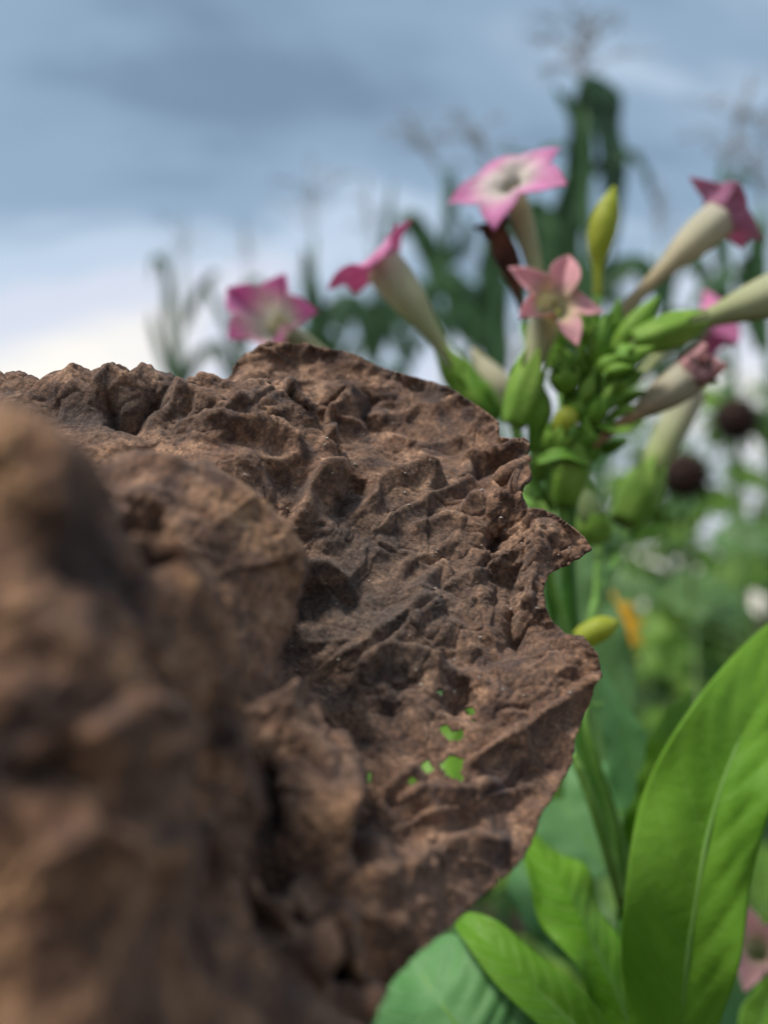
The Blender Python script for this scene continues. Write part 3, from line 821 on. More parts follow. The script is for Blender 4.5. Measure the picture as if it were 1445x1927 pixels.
    if pedicel:
        tube('pedicel', [pedicel, (Vector(pedicel) * 0.5 + B * 0.5) + Vector((0, 0, -0.001)), B + (path[2] - B) * 0.4], [0.0011, 0.0010, 0.0014], M_STEM, o)
    return o
def calyx_on(o, path, frac, rad, mat=None):
    fr = frames(path[: max(6, int(len(path) * min(1, frac * 1.55)))])
    n = len(fr)
    na, nr = 40, n
    vs = []
    for i in range(nr):
        s = i / (nr - 1)
        for k in range(na):
            th = 2 * math.pi * k / na
            a = abs(((th / (2 * math.pi) * 5) % 1) - 0.5) * 2
            end = 0.62 + 0.38 * (1 - a) ** 1.1
            f = s * end * (n - 1)
            i0 = min(int(f), n - 2); g = f - i0
            p = fr[i0][0] * (1 - g) + fr[i0 + 1][0] * g
            u, w = fr[i0][2], fr[i0][3]
            e = s * end
            r = rad * (0.45 + 0.75 * math.sin(math.pi * min(1, e * 0.72 + 0.12)) ** 0.8 - 0.15 * max(0, e - 0.6)) * (1 + 0.07 * math.cos(5 * th))
            vs.append(p + (u * math.cos(th) + w * math.sin(th)) * r)
    return mesh_obj('calyx', vs, grid_faces(nr, na, True), mat or M_CALYX, o, solid=0.00025)
def bud(name, base, tip, rad, mat, parent, calyx=0.0, calR=0.003, bend=(0, 0, 0), prof=(0.35, 0.6, 0.95, 1.0, 0.75, 0.08), pedicel=None, calmat=None):
    B, T_ = Vector(base), Vector(tip)
    path = [Vector(q) for q in spline([B, (B + T_) / 2 + Vector(bend), T_], 24)]
    rr = [max(0.0001, float(r[0]) * rad) for r in spline([(x,) for x in prof], 24)]
    vs, fs = tube_geo(path, rr, 14, 0.03, 3)
    o = mesh_obj(name, vs, fs, mat, parent)
    if calyx:
        calyx_on(o, path, calyx, calR, calmat)
    if pedicel:
        tube('pedicel', [pedicel, (Vector(pedicel) + B) / 2, B], [0.0010, 0.0009, rad * 0.4], M_STEM, o)
    return o

# ================================================================== the flowering tobacco plant
def tobacco():
    root = thing('tobacco_plant', 'flowering green plant with pink trumpet flowers and bud cluster beside the dry leaf', 'plant', P(1210, 2300, 0.225))
    root.location.z = 0.0
    ax = [P(1210, 2300, 0.235), P(1185, 1720, 0.232), P(1140, 1540, 0.23), P(1096, 1380, 0.229), P(1075, 1180, 0.228), P(1068, 1000, 0.226), P(1095, 860, 0.225), P(1130, 740, 0.225)]
    ax = [Vector((ax[0].x + 0.01, ax[0].y + 0.01, 0.0))] + ax
    tube('stem', ax, [0.006, 0.0042, 0.0032, 0.0029, 0.0026, 0.0022, 0.0019, 0.0016, 0.0010], M_STEMD, root, 60, 14)
    # side stalks
    tube('side_stalk', [P(1110, 1420, 0.229), P(1100, 1280, 0.232), P(1118, 1140, 0.24), P(1165, 1050, 0.262)], [0.0014, 0.0013, 0.0012, 0.0015], M_STEM, root, 26)
    tube('side_stalk', [P(1098, 1400, 0.229), P(1082, 1250, 0.226), P(1042, 1110, 0.222), P(1022, 1000, 0.22)], [0.0013, 0.0011, 0.0010, 0.0009], M_STEM, root, 26)
    tube('side_stalk', [P(1096, 1380, 0.229), P(1050, 1230, 0.226), P(1030, 1090, 0.222), P(1010, 960, 0.218)], [0.0013, 0.0012, 0.0011, 0.0011], M_STEMD, root, 26)
    tube('side_stalk', [P(1180, 1710, 0.232), P(1160, 1560, 0.222), P(1120, 1430, 0.218), P(1100, 1340, 0.218), P(1135, 1325, 0.222)], [0.0016, 0.0014, 0.0012, 0.0008, 0.0003], M_STEM, root, 30)
    tube('side_stalk', [P(1168, 1690, 0.228), P(1130, 1560, 0.215), P(1095, 1460, 0.212), P(1075, 1420, 0.212)], [0.0016, 0.0014, 0.0012, 0.0010], M_STEM, root, 26)
    tube('side_stalk', [P(1068, 1000, 0.226), P(1040, 900, 0.222), P(1015, 860, 0.220)], [0.0013, 0.0012, 0.0010], M_STEM, root, 20)

    # --- open flowers
    # low left bloom rising behind the dry leaf
    flower(P(760, 760, 0.272), P(522, 612, 0.262), V(-0.26, 0.12, 0.95), 0.0142, root, r1=0.0032, bends=(0.75, 0.8, 0.55, 0.35, 0.5), roll=0.25, deep=0.62, seed=1,
           lens_=(1.0, 1.05, 1.0, 0.9, 1.0), pedicel=P(1010, 960, 0.224), pink=(0.86, 0.34, 0.63), throat=(0.84, 0.84, 0.70))
    # side-on bloom
    flower(P(905, 765, 0.243), P(722, 500, 0.242), V(-0.64, 0.74, -0.10), 0.0142, root, r0=0.0017, r1=0.0048, bends=(0.15, -0.3, 0.05, 0.35, 0.2), roll=0.9, seed=2,
           pedicel=P(1015, 940, 0.222), pink=(0.86, 0.34, 0.58), calR=0.0036, lens_=(1.05, 1.0, 0.9, 1.1, 1.15))
    # topmost bloom, wide open
    flower(P(1052, 690, 0.236), P(960, 350, 0.234), V(-0.46, 0.56, 0.69), 0.0152, root, stamens=False, r0=0.0018, r1=0.0027, bends=(0.0, -0.15, 0.0, -0.2, -0.1), roll=0.55, seed=3,
           lens_=(1.0, 1.0, 1.1, 1.05, 1.0), pedicel=P(1072, 900, 0.226), deep=0.60, throat=(0.86, 0.80, 0.72))
    # pale star in front
    flower(P(966, 800, 0.216), P(1040, 578, 0.214), V(0.18, 0.46, 0.87), 0.0120, root, sinus=0.5, r0=0.0022, r1=0.0036, bends=(0.1, 0.25, 0.0, -0.1, 0.2), roll=0.62, seed=4,
           pink=PALEPINK, throat=(0.68, 0.62, 0.36), deep=0.5, calyx=0.42, calR=0.0034, pedicel=P(1012, 940, 0.219), lens_=(1.05, 1.0, 1.0, 1.0, 1.15))
    # bloom turned away on the right
    flower(P(1135, 620, 0.238), P(1352, 412, 0.246), V(0.76, 0.62, -0.12), 0.0118, root, r0=0.0017, r1=0.0046, bends=(-0.05, 0.25, 0.1, 0.0, 0.15), roll=0.3, seed=5,
           tubecol=(0.60, 0.48, 0.28), pink=(0.66, 0.30, 0.46), pedicel=P(1120, 760, 0.226), calyx=0.0, lens_=(1.15, 1.0, 1.0, 1.1, 1.0))
    # long tube leaving the frame on the right
    flower(P(1190, 648, 0.220), P(1560, 520, 0.226), V(0.93, 0.3, 0.1), 0.013, root, r0=0.0016, r1=0.0052, seed=6, pedicel=P(1130, 740, 0.225), calyx=0.26, calR=0.0035, bulge=0.5)
    # soft bloom farther back
    flower(P(1190, 720, 0.30), P(1322, 612, 0.315), V(0.93, 0.10, -0.25), 0.0125, root, r0=0.0016, r1=0.0042, bends=(0.35, 0.2, 0.1, 0.2, 0.4), roll=0.1, seed=7, pedicel=P(1130, 780, 0.228),
           pink=(0.86, 0.32, 0.58), calyx=0.0)
    # cream tube behind the side-on bloom
    bud('spent_flower', P(960, 770, 0.262), P(888, 655, 0.262), 0.0046, simple_mat('cream_tube', (0.50, 0.48, 0.30), (0.66, 0.62, 0.44), 90, 0.6, 0.3), root, 0.0,
        prof=(0.7, 1.0, 1.05, 0.8, 0.45, 0.1), pedicel=P(1000, 930, 0.226))
    # pale yellow-green bloom in bud, lower right, with its big calyx
    flower(P(1172, 985, 0.262), P(1300, 735, 0.272), V(0.42, 0.86, 0.05), 0.004, root, r0=0.0030, r1=0.0042, seed=8, tubecol=(0.42, 0.52, 0.16), pink=(0.52, 0.55, 0.18), calyx=0.34, calR=0.0049,
           bulge=0.4, stamens=False)
    bud('bud', P(1128, 1020, 0.246), P(1086, 905, 0.246), 0.0038, simple_mat('pale_bud', (0.30, 0.42, 0.16), (0.46, 0.56, 0.26), 90, 0.55, 0.3), root, 0.35, 0.0042, pedicel=P(1120, 1150, 0.24))
    # tall closed bud
    bud('closed_bud', P(1124, 560, 0.234), P(1156, 350, 0.234), 0.0036, M_BUDYEL, root, prof=(0.36, 0.36, 0.42, 0.8, 1.0, 0.98, 0.7, 0.12), bend=(-0.0016, 0, 0), pedicel=P(1108, 720, 0.227))
    # small bright bud by the torn rim
    bud('bud', P(1088, 1206, 0.205), P(1163, 1170, 0.205), 0.0029, M_BUDYEL, root, prof=(0.8, 0.95, 1.0, 0.95, 0.7, 0.2), bend=(0, 0, 0.0004), pedicel=P(1070, 1260, 0.222))
    # withered blooms
    o = bud('withered_flower', P(986, 610, 0.240), P(930, 425, 0.240), 0.0035, M_WITHER, root, prof=(0.15, 0.2, 0.35, 0.7, 0.95, 0.85, 0.7), bend=(0.001, 0, 0.0), pedicel=P(1040, 860, 0.226))
    rnd = random.Random(12)
    vs, fs = [], []
    def crumple(c, r, seed, n=14):
        v_, f_ = [], []
        for i in range(n):
            for k in range(n * 2):
                th, ph = 2 * math.pi * k / (n * 2), math.pi * (i + 0.5) / n
                d_ = Vector((math.sin(ph) * math.cos(th), math.sin(ph) * math.sin(th), math.cos(ph)))
                rr_ = r * (0.75 + 0.9 * float(perlin(np.array([d_.x * 1.9 + seed, d_.y * 1.9, d_.z * 1.9]))) + 0.35 * float(perlin(np.array([d_.x * 4.5 + seed, d_.y * 4.5, d_.z * 4.5]))))
                v_.append(Vector(c) + Vector((d_.x * 1.15, d_.y, d_.z * 0.85)) * rr_)
        return v_, grid_faces(n, n * 2, True)
    v_, f_ = crumple(P(928, 428, 0.240), 0.0040, 3.1)
    mesh_obj('shrivelled_petals', v_, f_, M_WITHER, o)
    o = flower(P(1112, 838, 0.214), P(1296, 706, 0.220), V(0.75, 0.62, 0.25), 0.0060, root, r0=0.0013, r1=0.0042, bends=(1.0, 1.2, 0.9, 1.1, 0.8), seed=9, tubecol=(0.42, 0.25, 0.11),
               pink=(0.66, 0.36, 0.36), throat=(0.6, 0.45, 0.34), calyx=0, pedicel=None, bulge=0.6, stamens=False)
    v_, f_ = crumple(P(1306, 700, 0.219), 0.0042, 8.4)
    mesh_obj('shrivelled_petals', v_, f_, M_WITHPINK, o)
    # swollen calyces on the axis
    def cal(base, tip, rad, mat=M_CALYX, ped=None):
        path = [Vector(q) for q in spline([base, (Vector(base) + Vector(tip)) / 2, tip], 20)]
        b_ = bud('bud', base, tip, rad * 0.8, M_BUDGREEN, root, prof=(0.6, 0.9, 0.9, 0.6, 0.3, 0.05), pedicel=ped)
        calyx_on(b_, path, 0.62, rad, mat)
        return b_
    cal(P(1058, 948, 0.219), P(1090, 800, 0.216), 0.0040, ped=P(1060, 1010, 0.225))
    cal(P(1005, 900, 0.222), P(1050, 770, 0.219), 0.0026, ped=P(1040, 960, 0.224))
    cal(P(935, 790, 0.240), P(862, 700, 0.241), 0.0038)
    # --- crowded bud cluster
    core = P(1120, 740, 0.226)
    BUDS = [  # base px, tip px, radius mm, depth
        ((1068, 735), (1056, 655), 2.6, .216, M_BUDGREEN), ((1120, 690), (1140, 590), 3.2, .214, M_BUDGREEN), ((1090, 650), (1098, 575), 2.6, .224, M_BUDGREEN),
        ((1155, 665), (1240, 556), 3.6, .222, M_CALYX), ((1150, 690), (1232, 652), 2.6, .214, M_CALYX), ((1120, 700), (1168, 668), 2.4, .211, M_CALYX),
        ((1130, 735), (1215, 700), 2.6, .216, M_BUDGREEN), ((1095, 760), (1118, 700), 2.0, .212, M_CALYX), ((1088, 790), (1106, 726), 1.8, .214, M_STEM),
        ((1110, 780), (1180, 740), 2.0, .215, M_BUDGREEN), ((1115, 790), (1158, 716), 1.6, .211, M_CALYX), ((1130, 720), (1200, 625), 3.0, .226, M_BUDGREEN),
        ((1060, 700), (1042, 640), 2.2, .224, M_BUDGREEN), ((1110, 820), (1170, 790), 2.0, .216, M_BUDGREEN), ((1090, 860), (1140, 815), 2.4, .215, M_CALYX),
        ((1080, 800), (1060, 735), 2.0, .220, M_BUDGREEN), ((1120, 650), (1118, 570), 2.6, .229, M_BUDGREEN), ((1140, 760), (1220, 735), 2.2, .224, M_BUDGREEN),
        ((1100, 840), (1104, 780), 2.2, .213, M_CALYX), ((1125, 850), (1180, 830), 2.0, .224, M_BUDGREEN), ((1150, 640), (1165, 560), 2.4, .228, M_BUDGREEN),
        ((1070, 830), (1078, 790), 1.8, .211, M_STEM), ((1105, 720), (1090, 640), 2.0, .219, M_CALYX), ((1140, 700), (1190, 690), 1.8, .208, M_CALYX)]
    for k, ((x0, y0), (x1, y1), r_, d_, m_) in enumerate(BUDS):
        b_ = bud('bud', P(x0, y0, d_ + 0.003), P(x1, y1, d_), r_ * 0.00086, m_, root, prof=(0.45, 0.85, 1.0, 0.9, 0.55, 0.08), pedicel=core + Vector((0, 0, -0.006 - 0.0003 * k)))
        if k % 2 == 0:
            calyx_on(b_, [Vector(q) for q in spline([P(x0, y0, d_ + 0.003), P(x1, y1, d_)], 20)], 0.42, r_ * 0.0012, M_CALYX if m_ is M_BUDGREEN else M_BUDGREEN)
    bud('bud', P(1040, 850, 0.216), P(1074, 768, 0.212), 0.0028, M_BUDYEL, root, 0.45, 0.0031, prof=(0.5, 0.7, 0.7, 0.8, 1.0, 0.95, 0.5), pedicel=P(1030, 930, 0.22))
    # narrow bracts
    BR = [((1010, 870), (1060, 855), (1110, 880), 0.213, 0.0016), ((1020, 900), (1080, 900), (1130, 930), 0.222, 0.002), ((1000, 850), (1010, 770), (1005, 710), 0.219, 0.0022),
          ((1120, 800), (1170, 810), (1210, 790), 0.214, 0.0012), ((1085, 770), (1070, 720), (1040, 690), 0.222, 0.0016), ((1140, 790), (1180, 770), (1226, 772), 0.219, 0.0012),
          ((1185, 1010), (1225, 1000), (1262, 985), 0.25, 0.0022), ((1010, 720), (1022, 780), (1000, 850), 0.222, 0.0022),
          ((935, 785), (905, 740), (880, 690), 0.234, 0.0026)]
    for k, (a, b, c, d_, w_) in enumerate(BR):
        leaf('bract', [P(*a, d_), P(*b, d_ - 0.002), P(*c, d_)], [w_ * 0.5, w_, w_ * 0.7, 0.0002], V(0.2, 0.5, 0.8), M_CALYX if k % 2 else M_BUDGREEN, root, nu=16, nv=7, seed=k, fold=0.4)
    # --- leaves
    dz = 0.2
    leaf('leaf', [P(1262, 2120, 0.20), P(1282, 1920, 0.193), P(1302, 1740, 0.189), P(1340, 1540, 0.19), P(1396, 1385, 0.195), P(1490, 1225, 0.207), P(1590, 1120, 0.217)],
         [0.0065, 0.0095, 0.0125, 0.0145, 0.0150, 0.0142, 0.0125, 0.0095, 0.006, 0.0003], [V(-0.25, 0.15, 0.95), V(-0.1, 0.2, 0.97), V(0.05, 0.3, 0.95)], M_LEAF, root, M_RIB, fold=0.24, wave=0.13, seed=1, nu=90, nv=31, ribr=0.0007, pucker=0.035, nwave=3.2, wl=1.0, wr=0.68)
    leaf('leaf', [P(1215, 2010, 0.205), P(1150, 1850, 0.206), P(1095, 1740, 0.208), P(1040, 1640, 0.214), P(985, 1550, 0.226)],
         [0.003, 0.0062, 0.0078, 0.0085, 0.007, 0.0003], V(0.3, 0.6, 0.7), M_LEAFBRIGHT, root, M_RIB, fold=-0.3, wave=0.25, seed=2.2, nu=60, nv=21, ribr=0.0006, pucker=0.04, nwave=2.4, wl=0.9, wr=1.1)
    leaf('leaf', [P(1210, 2060, 0.200), P(1080, 1930, 0.196), P(985, 1840, 0.197), P(905, 1762, 0.203), P(840, 1712, 0.212)],
         [0.003, 0.0055, 0.0060, 0.0054, 0.0036, 0.0003], V(0.25, 0.5, 0.8), M_LEAFBRIGHT, root, M_RIB, fold=0.35, wave=0.18, seed=3.1, nu=50, nv=19, ribr=0.0006, pucker=0.08, nwave=2)
    leaf('leaf', [P(1100, 2180, 0.20), P(940, 2020, 0.194), P(860, 1930, 0.196), P(790, 1830, 0.206), P(720, 1730, 0.222)],
         [0.010, 0.0195, 0.0215, 0.0175, 0.010, 0.0003], V(0.1, 0.5, 0.85), M_LEAFPALE, root, M_RIB, fold=0.15, wave=0.12, seed=4.4, nu=50, nv=21, ribr=0.0007, pucker=0.06, nwave=2)
    leaf('leaf', [P(1195, 1720, 0.25), P(1215, 1560, 0.252), P(1190, 1430, 0.256), P(1155, 1340, 0.26), P(1132, 1260, 0.266)],
         [0.004, 0.0075, 0.008, 0.006, 0.0035, 0.0003], V(-0.3, 0.3, 0.9), M_LEAFPALE, root, M_RIB, fold=0.2, wave=0.1, seed=5.4, nu=40, nv=15)
    leaf('leaf', [P(1160, 1640, 0.236), P(1230, 1520, 0.232), P(1262, 1400, 0.232), P(1300, 1300, 0.238)],
         [0.003, 0.005, 0.0055, 0.0045, 0.0003], V(-0.5, 0.3, 0.8), M_LEAFBRIGHT, root, M_RIB, fold=0.4, wave=0.2, seed=6.4, nu=36, nv=15)
    leaf('leaf', [P(1150, 1640, 0.29), P(1090, 1560, 0.30), P(1040, 1480, 0.31), P(960, 1380, 0.33)],
         [0.006, 0.016, 0.02, 0.014, 0.0003], V(-0.2, 0.5, 0.8), M_LEAFPALE, root, M_RIB, fold=0.2, wave=0.1, seed=7.4, nu=36, nv=15)
    leaf('leaf', [P(1190, 1900, 0.27), P(1090, 1760, 0.275), P(1020, 1690, 0.28), P(950, 1580, 0.30)],
         [0.004, 0.008, 0.010, 0.008, 0.0003], V(-0.3, 0.3, 0.9), M_LEAFPALE, root, M_RIB, fold=0.2, wave=0.15, seed=8.4, nu=36, nv=15)
    leaf('leaf', [P(1060, 1480, 0.27), P(900, 1420, 0.262), P(820, 1400, 0.262), P(720, 1330, 0.28)],
         [0.004, 0.012, 0.016, 0.011, 0.0003], V(-0.1, 0.6, 0.8), M_LEAFBRIGHT, root, M_RIB, fold=0.2, wave=0.15, seed=9.4, nu=36, nv=15)
    leaf('leaf', [P(1150, 1600, 0.36), P(1110, 1300, 0.37), P(1060, 1120, 0.38), P(1010, 1000, 0.39)],
         [0.006, 0.016, 0.02, 0.014, 0.0003], V(-0.2, 0.2, 0.95), M_BGLEAF2, root, M_RIB, fold=0.2, wave=0.1, seed=10.4, nu=36, nv=15)
    return root
tobacco()

def tobacco_low():
    root = thing('tobacco_plant', 'lower pale pink bloom and blurred leaves cut off at the bottom right corner', 'plant', P(1500, 2300, 0.27))
    root.location.z = 0
    ax = [Vector((P(1500, 2300, 0.27).x, P(1500, 2300, 0.27).y, 0)), P(1500, 2300, 0.27), P(1490, 2000, 0.268), P(1478, 1900, 0.262)]
    tube('stem', ax, [0.005, 0.0035, 0.002, 0.0014], M_STEM, root, 24)
    flower(P(1476, 1900, 0.262), P(1424, 1788, 0.245), V(-0.3, 0.55, 0.78), 0.0110, root, stamens=False, sinus=0.45, r0=0.0016, r1=0.0026, bends=(0.3, 0.2, 0.1, 0.2, 0.2), roll=0.8, seed=13, pink=(0.90, 0.58, 0.57), throat=(0.75, 0.62, 0.42), deep=0.4, calyx=0.4, calR=0.0036)
    leaf('leaf', [P(1500, 2150, 0.26), P(1420, 1990, 0.262), P(1380, 1900, 0.27), P(1330, 1800, 0.28)], [0.006, 0.013, 0.014, 0.011, 0.0003], V(-0.1, 0.6, 0.8), M_LEAFPALE, root, M_RIB, fold=0.3, wave=0.15, seed=1.5, nu=36, nv=15)
    leaf('leaf', [P(1390, 2060, 0.235), P(1415, 1960, 0.23), P(1450, 1880, 0.235), P(1500, 1810, 0.24)], [0.003, 0.005, 0.006, 0.004, 0.0003], V(0.2, 0.3, 0.9), M_LEAFBRIGHT, root, M_RIB, fold=0.3, wave=0.1, seed=2.5, nu=36, nv=15)
tobacco_low()

# ================================================================== maize behind
def tassel(base, top, spread, parent, seed, n=9, th=1.0):
    rnd = random.Random(seed)
    B, T_ = Vector(base), Vector(top)
    ax = (T_ - B); ln = ax.length; ax.normalize()
    vs, fs = [], []
    def add(path, r):
        v_, f_ = tube_geo(path, r, 5)
        b_ = len(vs)
        vs.extend(v_); fs.extend([tuple(b_ + k for k in ff) for ff in f_])
    def spikelets(path, k):
        for q in range(k):
            f = rnd.random()
            i = min(int(f * (len(path) - 1)), len(path) - 2)
            p = path[i].lerp(path[i + 1], f * (len(path) - 1) - i)
            d_ = Vector((rnd.uniform(-1, 1), rnd.uniform(-1, 1), rnd.uniform(-0.6, 0.8))).normalized()
            add([p, p + d_ * 0.006, p + d_ * 0.011], [0.0008 * th, 0.0021 * th, 0.0003])
    main = [Vector(q) for q in spline([B, B + ax * ln * 0.5 + Vector((rnd.uniform(-1, 1), 0, 0)) * 0.01, T_], 10)]
    add(main, [0.0030 * th * (1 - 0.07 * i) for i in range(10)])
    spikelets(main[4:], 34)
    for k in range(n):
        f = 0.12 + 0.5 * k / n
        st = B + ax * ln * f
        az = rnd.uniform(0, 2 * math.pi)
        out = Vector((math.cos(az), 0.7 * math.sin(az), 0)) * spread * rnd.uniform(0.55, 1.1)
        up = Vector((0, 0, 1)) * ln * rnd.uniform(0.25, 0.5)
        pth = [Vector(q) for q in spline([st, st + out * 0.45 + up * 0.7, st + out * 0.95 + up * rnd.uniform(0.5, 1.0)], 8)]
        add(pth, [0.0018 * th * (1 - 0.08 * i) for i in range(8)])
        spikelets(pth[1:], 16)
    return mesh_obj('tassel', vs, fs, M_TASSEL, parent)
def corn(x, d, top, label, leaves, tas=None, lean=0, seed=0, stalk_r=0.011, tth=0.6):
    """x: stalk pixel column, top: pixel row of the stalk top, leaves: [(pixel points, half width m, normal)]"""
    g = P(x - lean, 1500, d)
    root = thing('maize_plant', label, 'maize', (g.x, g.y, 0), 'maize plants behind the flowers')
    T_ = P(x, top, d)
    G = Vector((g.x, T_.y, 0))
    root.location = G
    tube('stalk', [G, G.lerp(T_, 0.5), T_], [stalk_r * 1.4, stalk_r, stalk_r * 0.45], M_STALK, root, 20, 10)
    for k, (pts, w, nr) in enumerate(leaves):
        mid = [P(q[0], q[1], d + (q[2] if len(q) > 2 else 0)) for q in pts]
        leaf('leaf', mid, [w * 0.6, w * 0.95, w, w * 0.9, w * 0.6, 0.002], nr, M_CORN2 if (k % 3 == 1) else M_CORN, root, M_CORNRIB, fold=0.35, wave=0.25, seed=seed + k * 1.7, nu=34, nv=9, ribr=0.003, solid=0.0005, nwave=4)
    # lower leaves hidden in the photograph behind the dry leaf, same habit
    rnd = random.Random(seed)
    for k in range(4):
        z = 0.35 + 0.22 * k
        p0 = G.lerp(T_, z / T_.z) if T_.z > z else G
        az = (math.pi if k % 2 else 0) + rnd.uniform(-0.6, 0.6)
        o = Vector((math.cos(az), math.sin(az), 0))
        leaf('leaf', [p0, p0 + o * 0.16 + Vector((0, 0, 0.16)), p0 + o * 0.36 + Vector((0, 0, 0.14)), p0 + o * 0.52 - Vector((0, 0, 0.12))],
             [0.02, 0.035, 0.036, 0.02, 0.002], Vector((0, 0, 1)) - o * 0.3, M_CORN, root, M_CORNRIB, fold=0.3, wave=0.2, seed=seed + k, nu=24, nv=7, ribr=0.003, solid=0.0005)
    if tas:
        tassel(T_ + Vector((0, 0, -0.02)), P(tas[0], tas[1], d), tas[2], root, seed, tas[3] if len(tas) > 3 else 9, tth)
    return root
FRONT = V(0, 0.15, 1); LFT = V(-0.5, 0.2, 0.8); RGT = V(0.5, 0.2, 0.8)
corn(1100, 1.35, 150, 'tall near maize plant with broad folded leaf above the topmost pink flower',
     [([(1078, 760), (1072, 560), (1062, 440), (1088, 330), (1086, 225), (1042, 165)], 0.026, V(0.1, 0.1, 1)),
      ([(1104, 215), (1112, 180), (1126, 178), (1140, 250), (1154, 370), (1148, 490)], 0.030, V(0.3, 0.2, 0.9)),
      ([(1085, 700), (1060, 600), (1030, 480), (1010, 400), (985, 380)], 0.026, V(-0.2, 0.2, 0.9)),
      ([(1085, 640), (1130, 540), (1190, 500), (1240, 560), (1260, 640)], 0.022, V(0.1, 0.5, 0.8)),
      ([(1102, 330), (1150, 300), (1192, 296), (1215, 330), (1232, 385)], 0.011, V(0.4, 0.3, 0.8)),
      ([(1092, 300), (1050, 275), (1010, 300), (975, 290), (930, 285)], 0.010, V(0, 0.7, 0.7))], (1105, 15, 0.10, 11), seed=1)
corn(930, 1.65, 330, 'maize plant with a wide dark leaf hanging behind the topmost pink flower',
     [([(935, 760), (930, 640), (925, 540), (925, 470), (910, 425)], 0.030, V(0.1, 0.1, 1)),
      ([(930, 520), (960, 430), (1000, 400), (1040, 420), (1060, 500)], 0.022, V(0, 0.6, 0.8)),
      ([(932, 700), (900, 620), (860, 560), (820, 520), (800, 540)], 0.020, V(-0.2, 0.4, 0.9))], (862, 200, 0.11, 8), seed=2)
corn(838, 2.0, 320, 'maize plant with crossing leaves between the side-on flower and the topmost flower',
     [([(835, 560), (815, 490), (790, 440), (765, 410), (755, 450)], 0.026, V(-0.2, 0.3, 0.9)),
      ([(838, 520), (842, 430), (852, 360), (850, 315)], 0.014, V(0.2, 0.1, 1)),
      ([(836, 620), (800, 560), (775, 540), (750, 560), (740, 620)], 0.024, V(-0.1, 0.6, 0.8)),
      ([(838, 500), (868, 470), (880, 430), (862, 400)], 0.015, V(0.3, 0.3, 0.9)),
      ([(838, 640), (860, 560), (885, 545), (900, 580)], 0.020, V(0.3, 0.6, 0.8))], (755, 205, 0.12, 9), seed=3)
corn(590, 2.2, 445, 'maize plant with one stiff upright leaf between the two left flowers',
     [([(605, 740), (598, 640), (585, 545), (572, 465)], 0.027, V(0.1, 0.1, 1)),
      ([(600, 640), (625, 590), (645, 560), (670, 590), (682, 650)], 0.020, V(0, 0.6, 0.8)),
      ([(598, 700), (570, 640), (535, 620), (520, 660)], 0.018, V(-0.1, 0.6, 0.8))], (585, 290, 0.13, 9), seed=4)
corn(700, 2.7, 470, 'slender maize plant behind the side-on pink flower',
     [([(705, 660), (715, 560), (728, 430), (738, 340)], 0.016, V(0.1, 0.1, 1)),
      ([(702, 620), (680, 580), (655, 560), (640, 600)], 0.026, V(-0.1, 0.6, 0.8)),
      ([(704, 700), (690, 640), (692, 590), (700, 560)], 0.024, V(0.2, 0.2, 1)),
      ([(704, 680), (730, 600), (760, 590), (780, 640)], 0.024, V(0.2, 0.6, 0.8))], (690, 335, 0.13, 8), seed=5)
corn(345, 2.9, 500, 'thin leftmost maize plant with arching leaves against the pale sky',
     [([(340, 720), (325, 640), (318, 560), (312, 500), (290, 490), (284, 530)], 0.020, V(-0.4, 0.4, 0.8)),
      ([(338, 740), (310, 680), (290, 620), (284, 585)], 0.016, V(-0.2, 0.1, 1)),
      ([(345, 620), (370, 560), (400, 520), (415, 515)], 0.016, V(0.2, 0.4, 0.9)),
      ([(345, 730), (360, 690), (385, 660), (405, 645)], 0.020, V(0.3, 0.4, 0.9))], (345, 400, 0.13, 9), seed=6)
corn(465, 3.1, 520, 'thin maize plant just left of the low pink flower behind the brown ridge',
     [([(460, 720), (450, 640), (460, 560), (480, 530), (500, 545)], 0.024, V(-0.1, 0.5, 0.8)),
      ([(462, 760), (430, 690), (410, 650), (395, 680)], 0.022, V(-0.2, 0.4, 0.9)),
      ([(462, 700), (430, 620), (400, 560), (385, 530)], 0.014, V(-0.2, 0.2, 1))], (462, 410, 0.13, 8), seed=7)
corn(1362, 1.75, 320, 'maize plant standing behind the flower that faces away on the right',
     [([(1365, 620), (1355, 480), (1358, 370), (1360, 290)], 0.013, V(0.1, 0.1, 1)),
      ([(1362, 420), (1385, 340), (1415, 335), (1430, 370)], 0.012, V(0.3, 0.5, 0.8)),
      ([(1362, 640), (1330, 540), (1310, 490), (1290, 520)], 0.016, V(-0.2, 0.5, 0.8)),
      ([(1364, 700), (1290, 600), (1250, 620), (1230, 680)], 0.018, V(-0.2, 0.6, 0.8))], (1415, 140, 0.12, 10), seed=8)
corn(1432, 1.5, 380, 'maize plant cut off by the right edge of the view',
     [([(1430, 640), (1420, 520), (1428, 440), (1440, 400)], 0.020, V(0.1, 0.1, 1)),
      ([(1432, 600), (1400, 520), (1330, 540), (1290, 600)], 0.014, V(-0.2, 0.6, 0.8)),
      ([(1432, 660), (1410, 560), (1400, 500), (1385, 490)], 0.018, V(-0.2, 0.2, 1))], (1450, 200, 0.10, 6), seed=9)
corn(1240, 2.3, 470, 'maize plant in the gap right of the tall closed bud',
     [([(1240, 700), (1245, 600), (1262, 520), (1290, 470), (1310, 500)], 0.020, V(0.2, 0.4, 0.9)),
      ([(1238, 720), (1215, 640), (1190, 590), (1175, 610)], 0.020, V(-0.2, 0.4, 0.9)),
      ([(1240, 760), (1280, 660), (1300, 640), (1330, 680)], 0.022, V(0.2, 0.6, 0.8))], (1235, 330, 0.11, 8), seed=10)
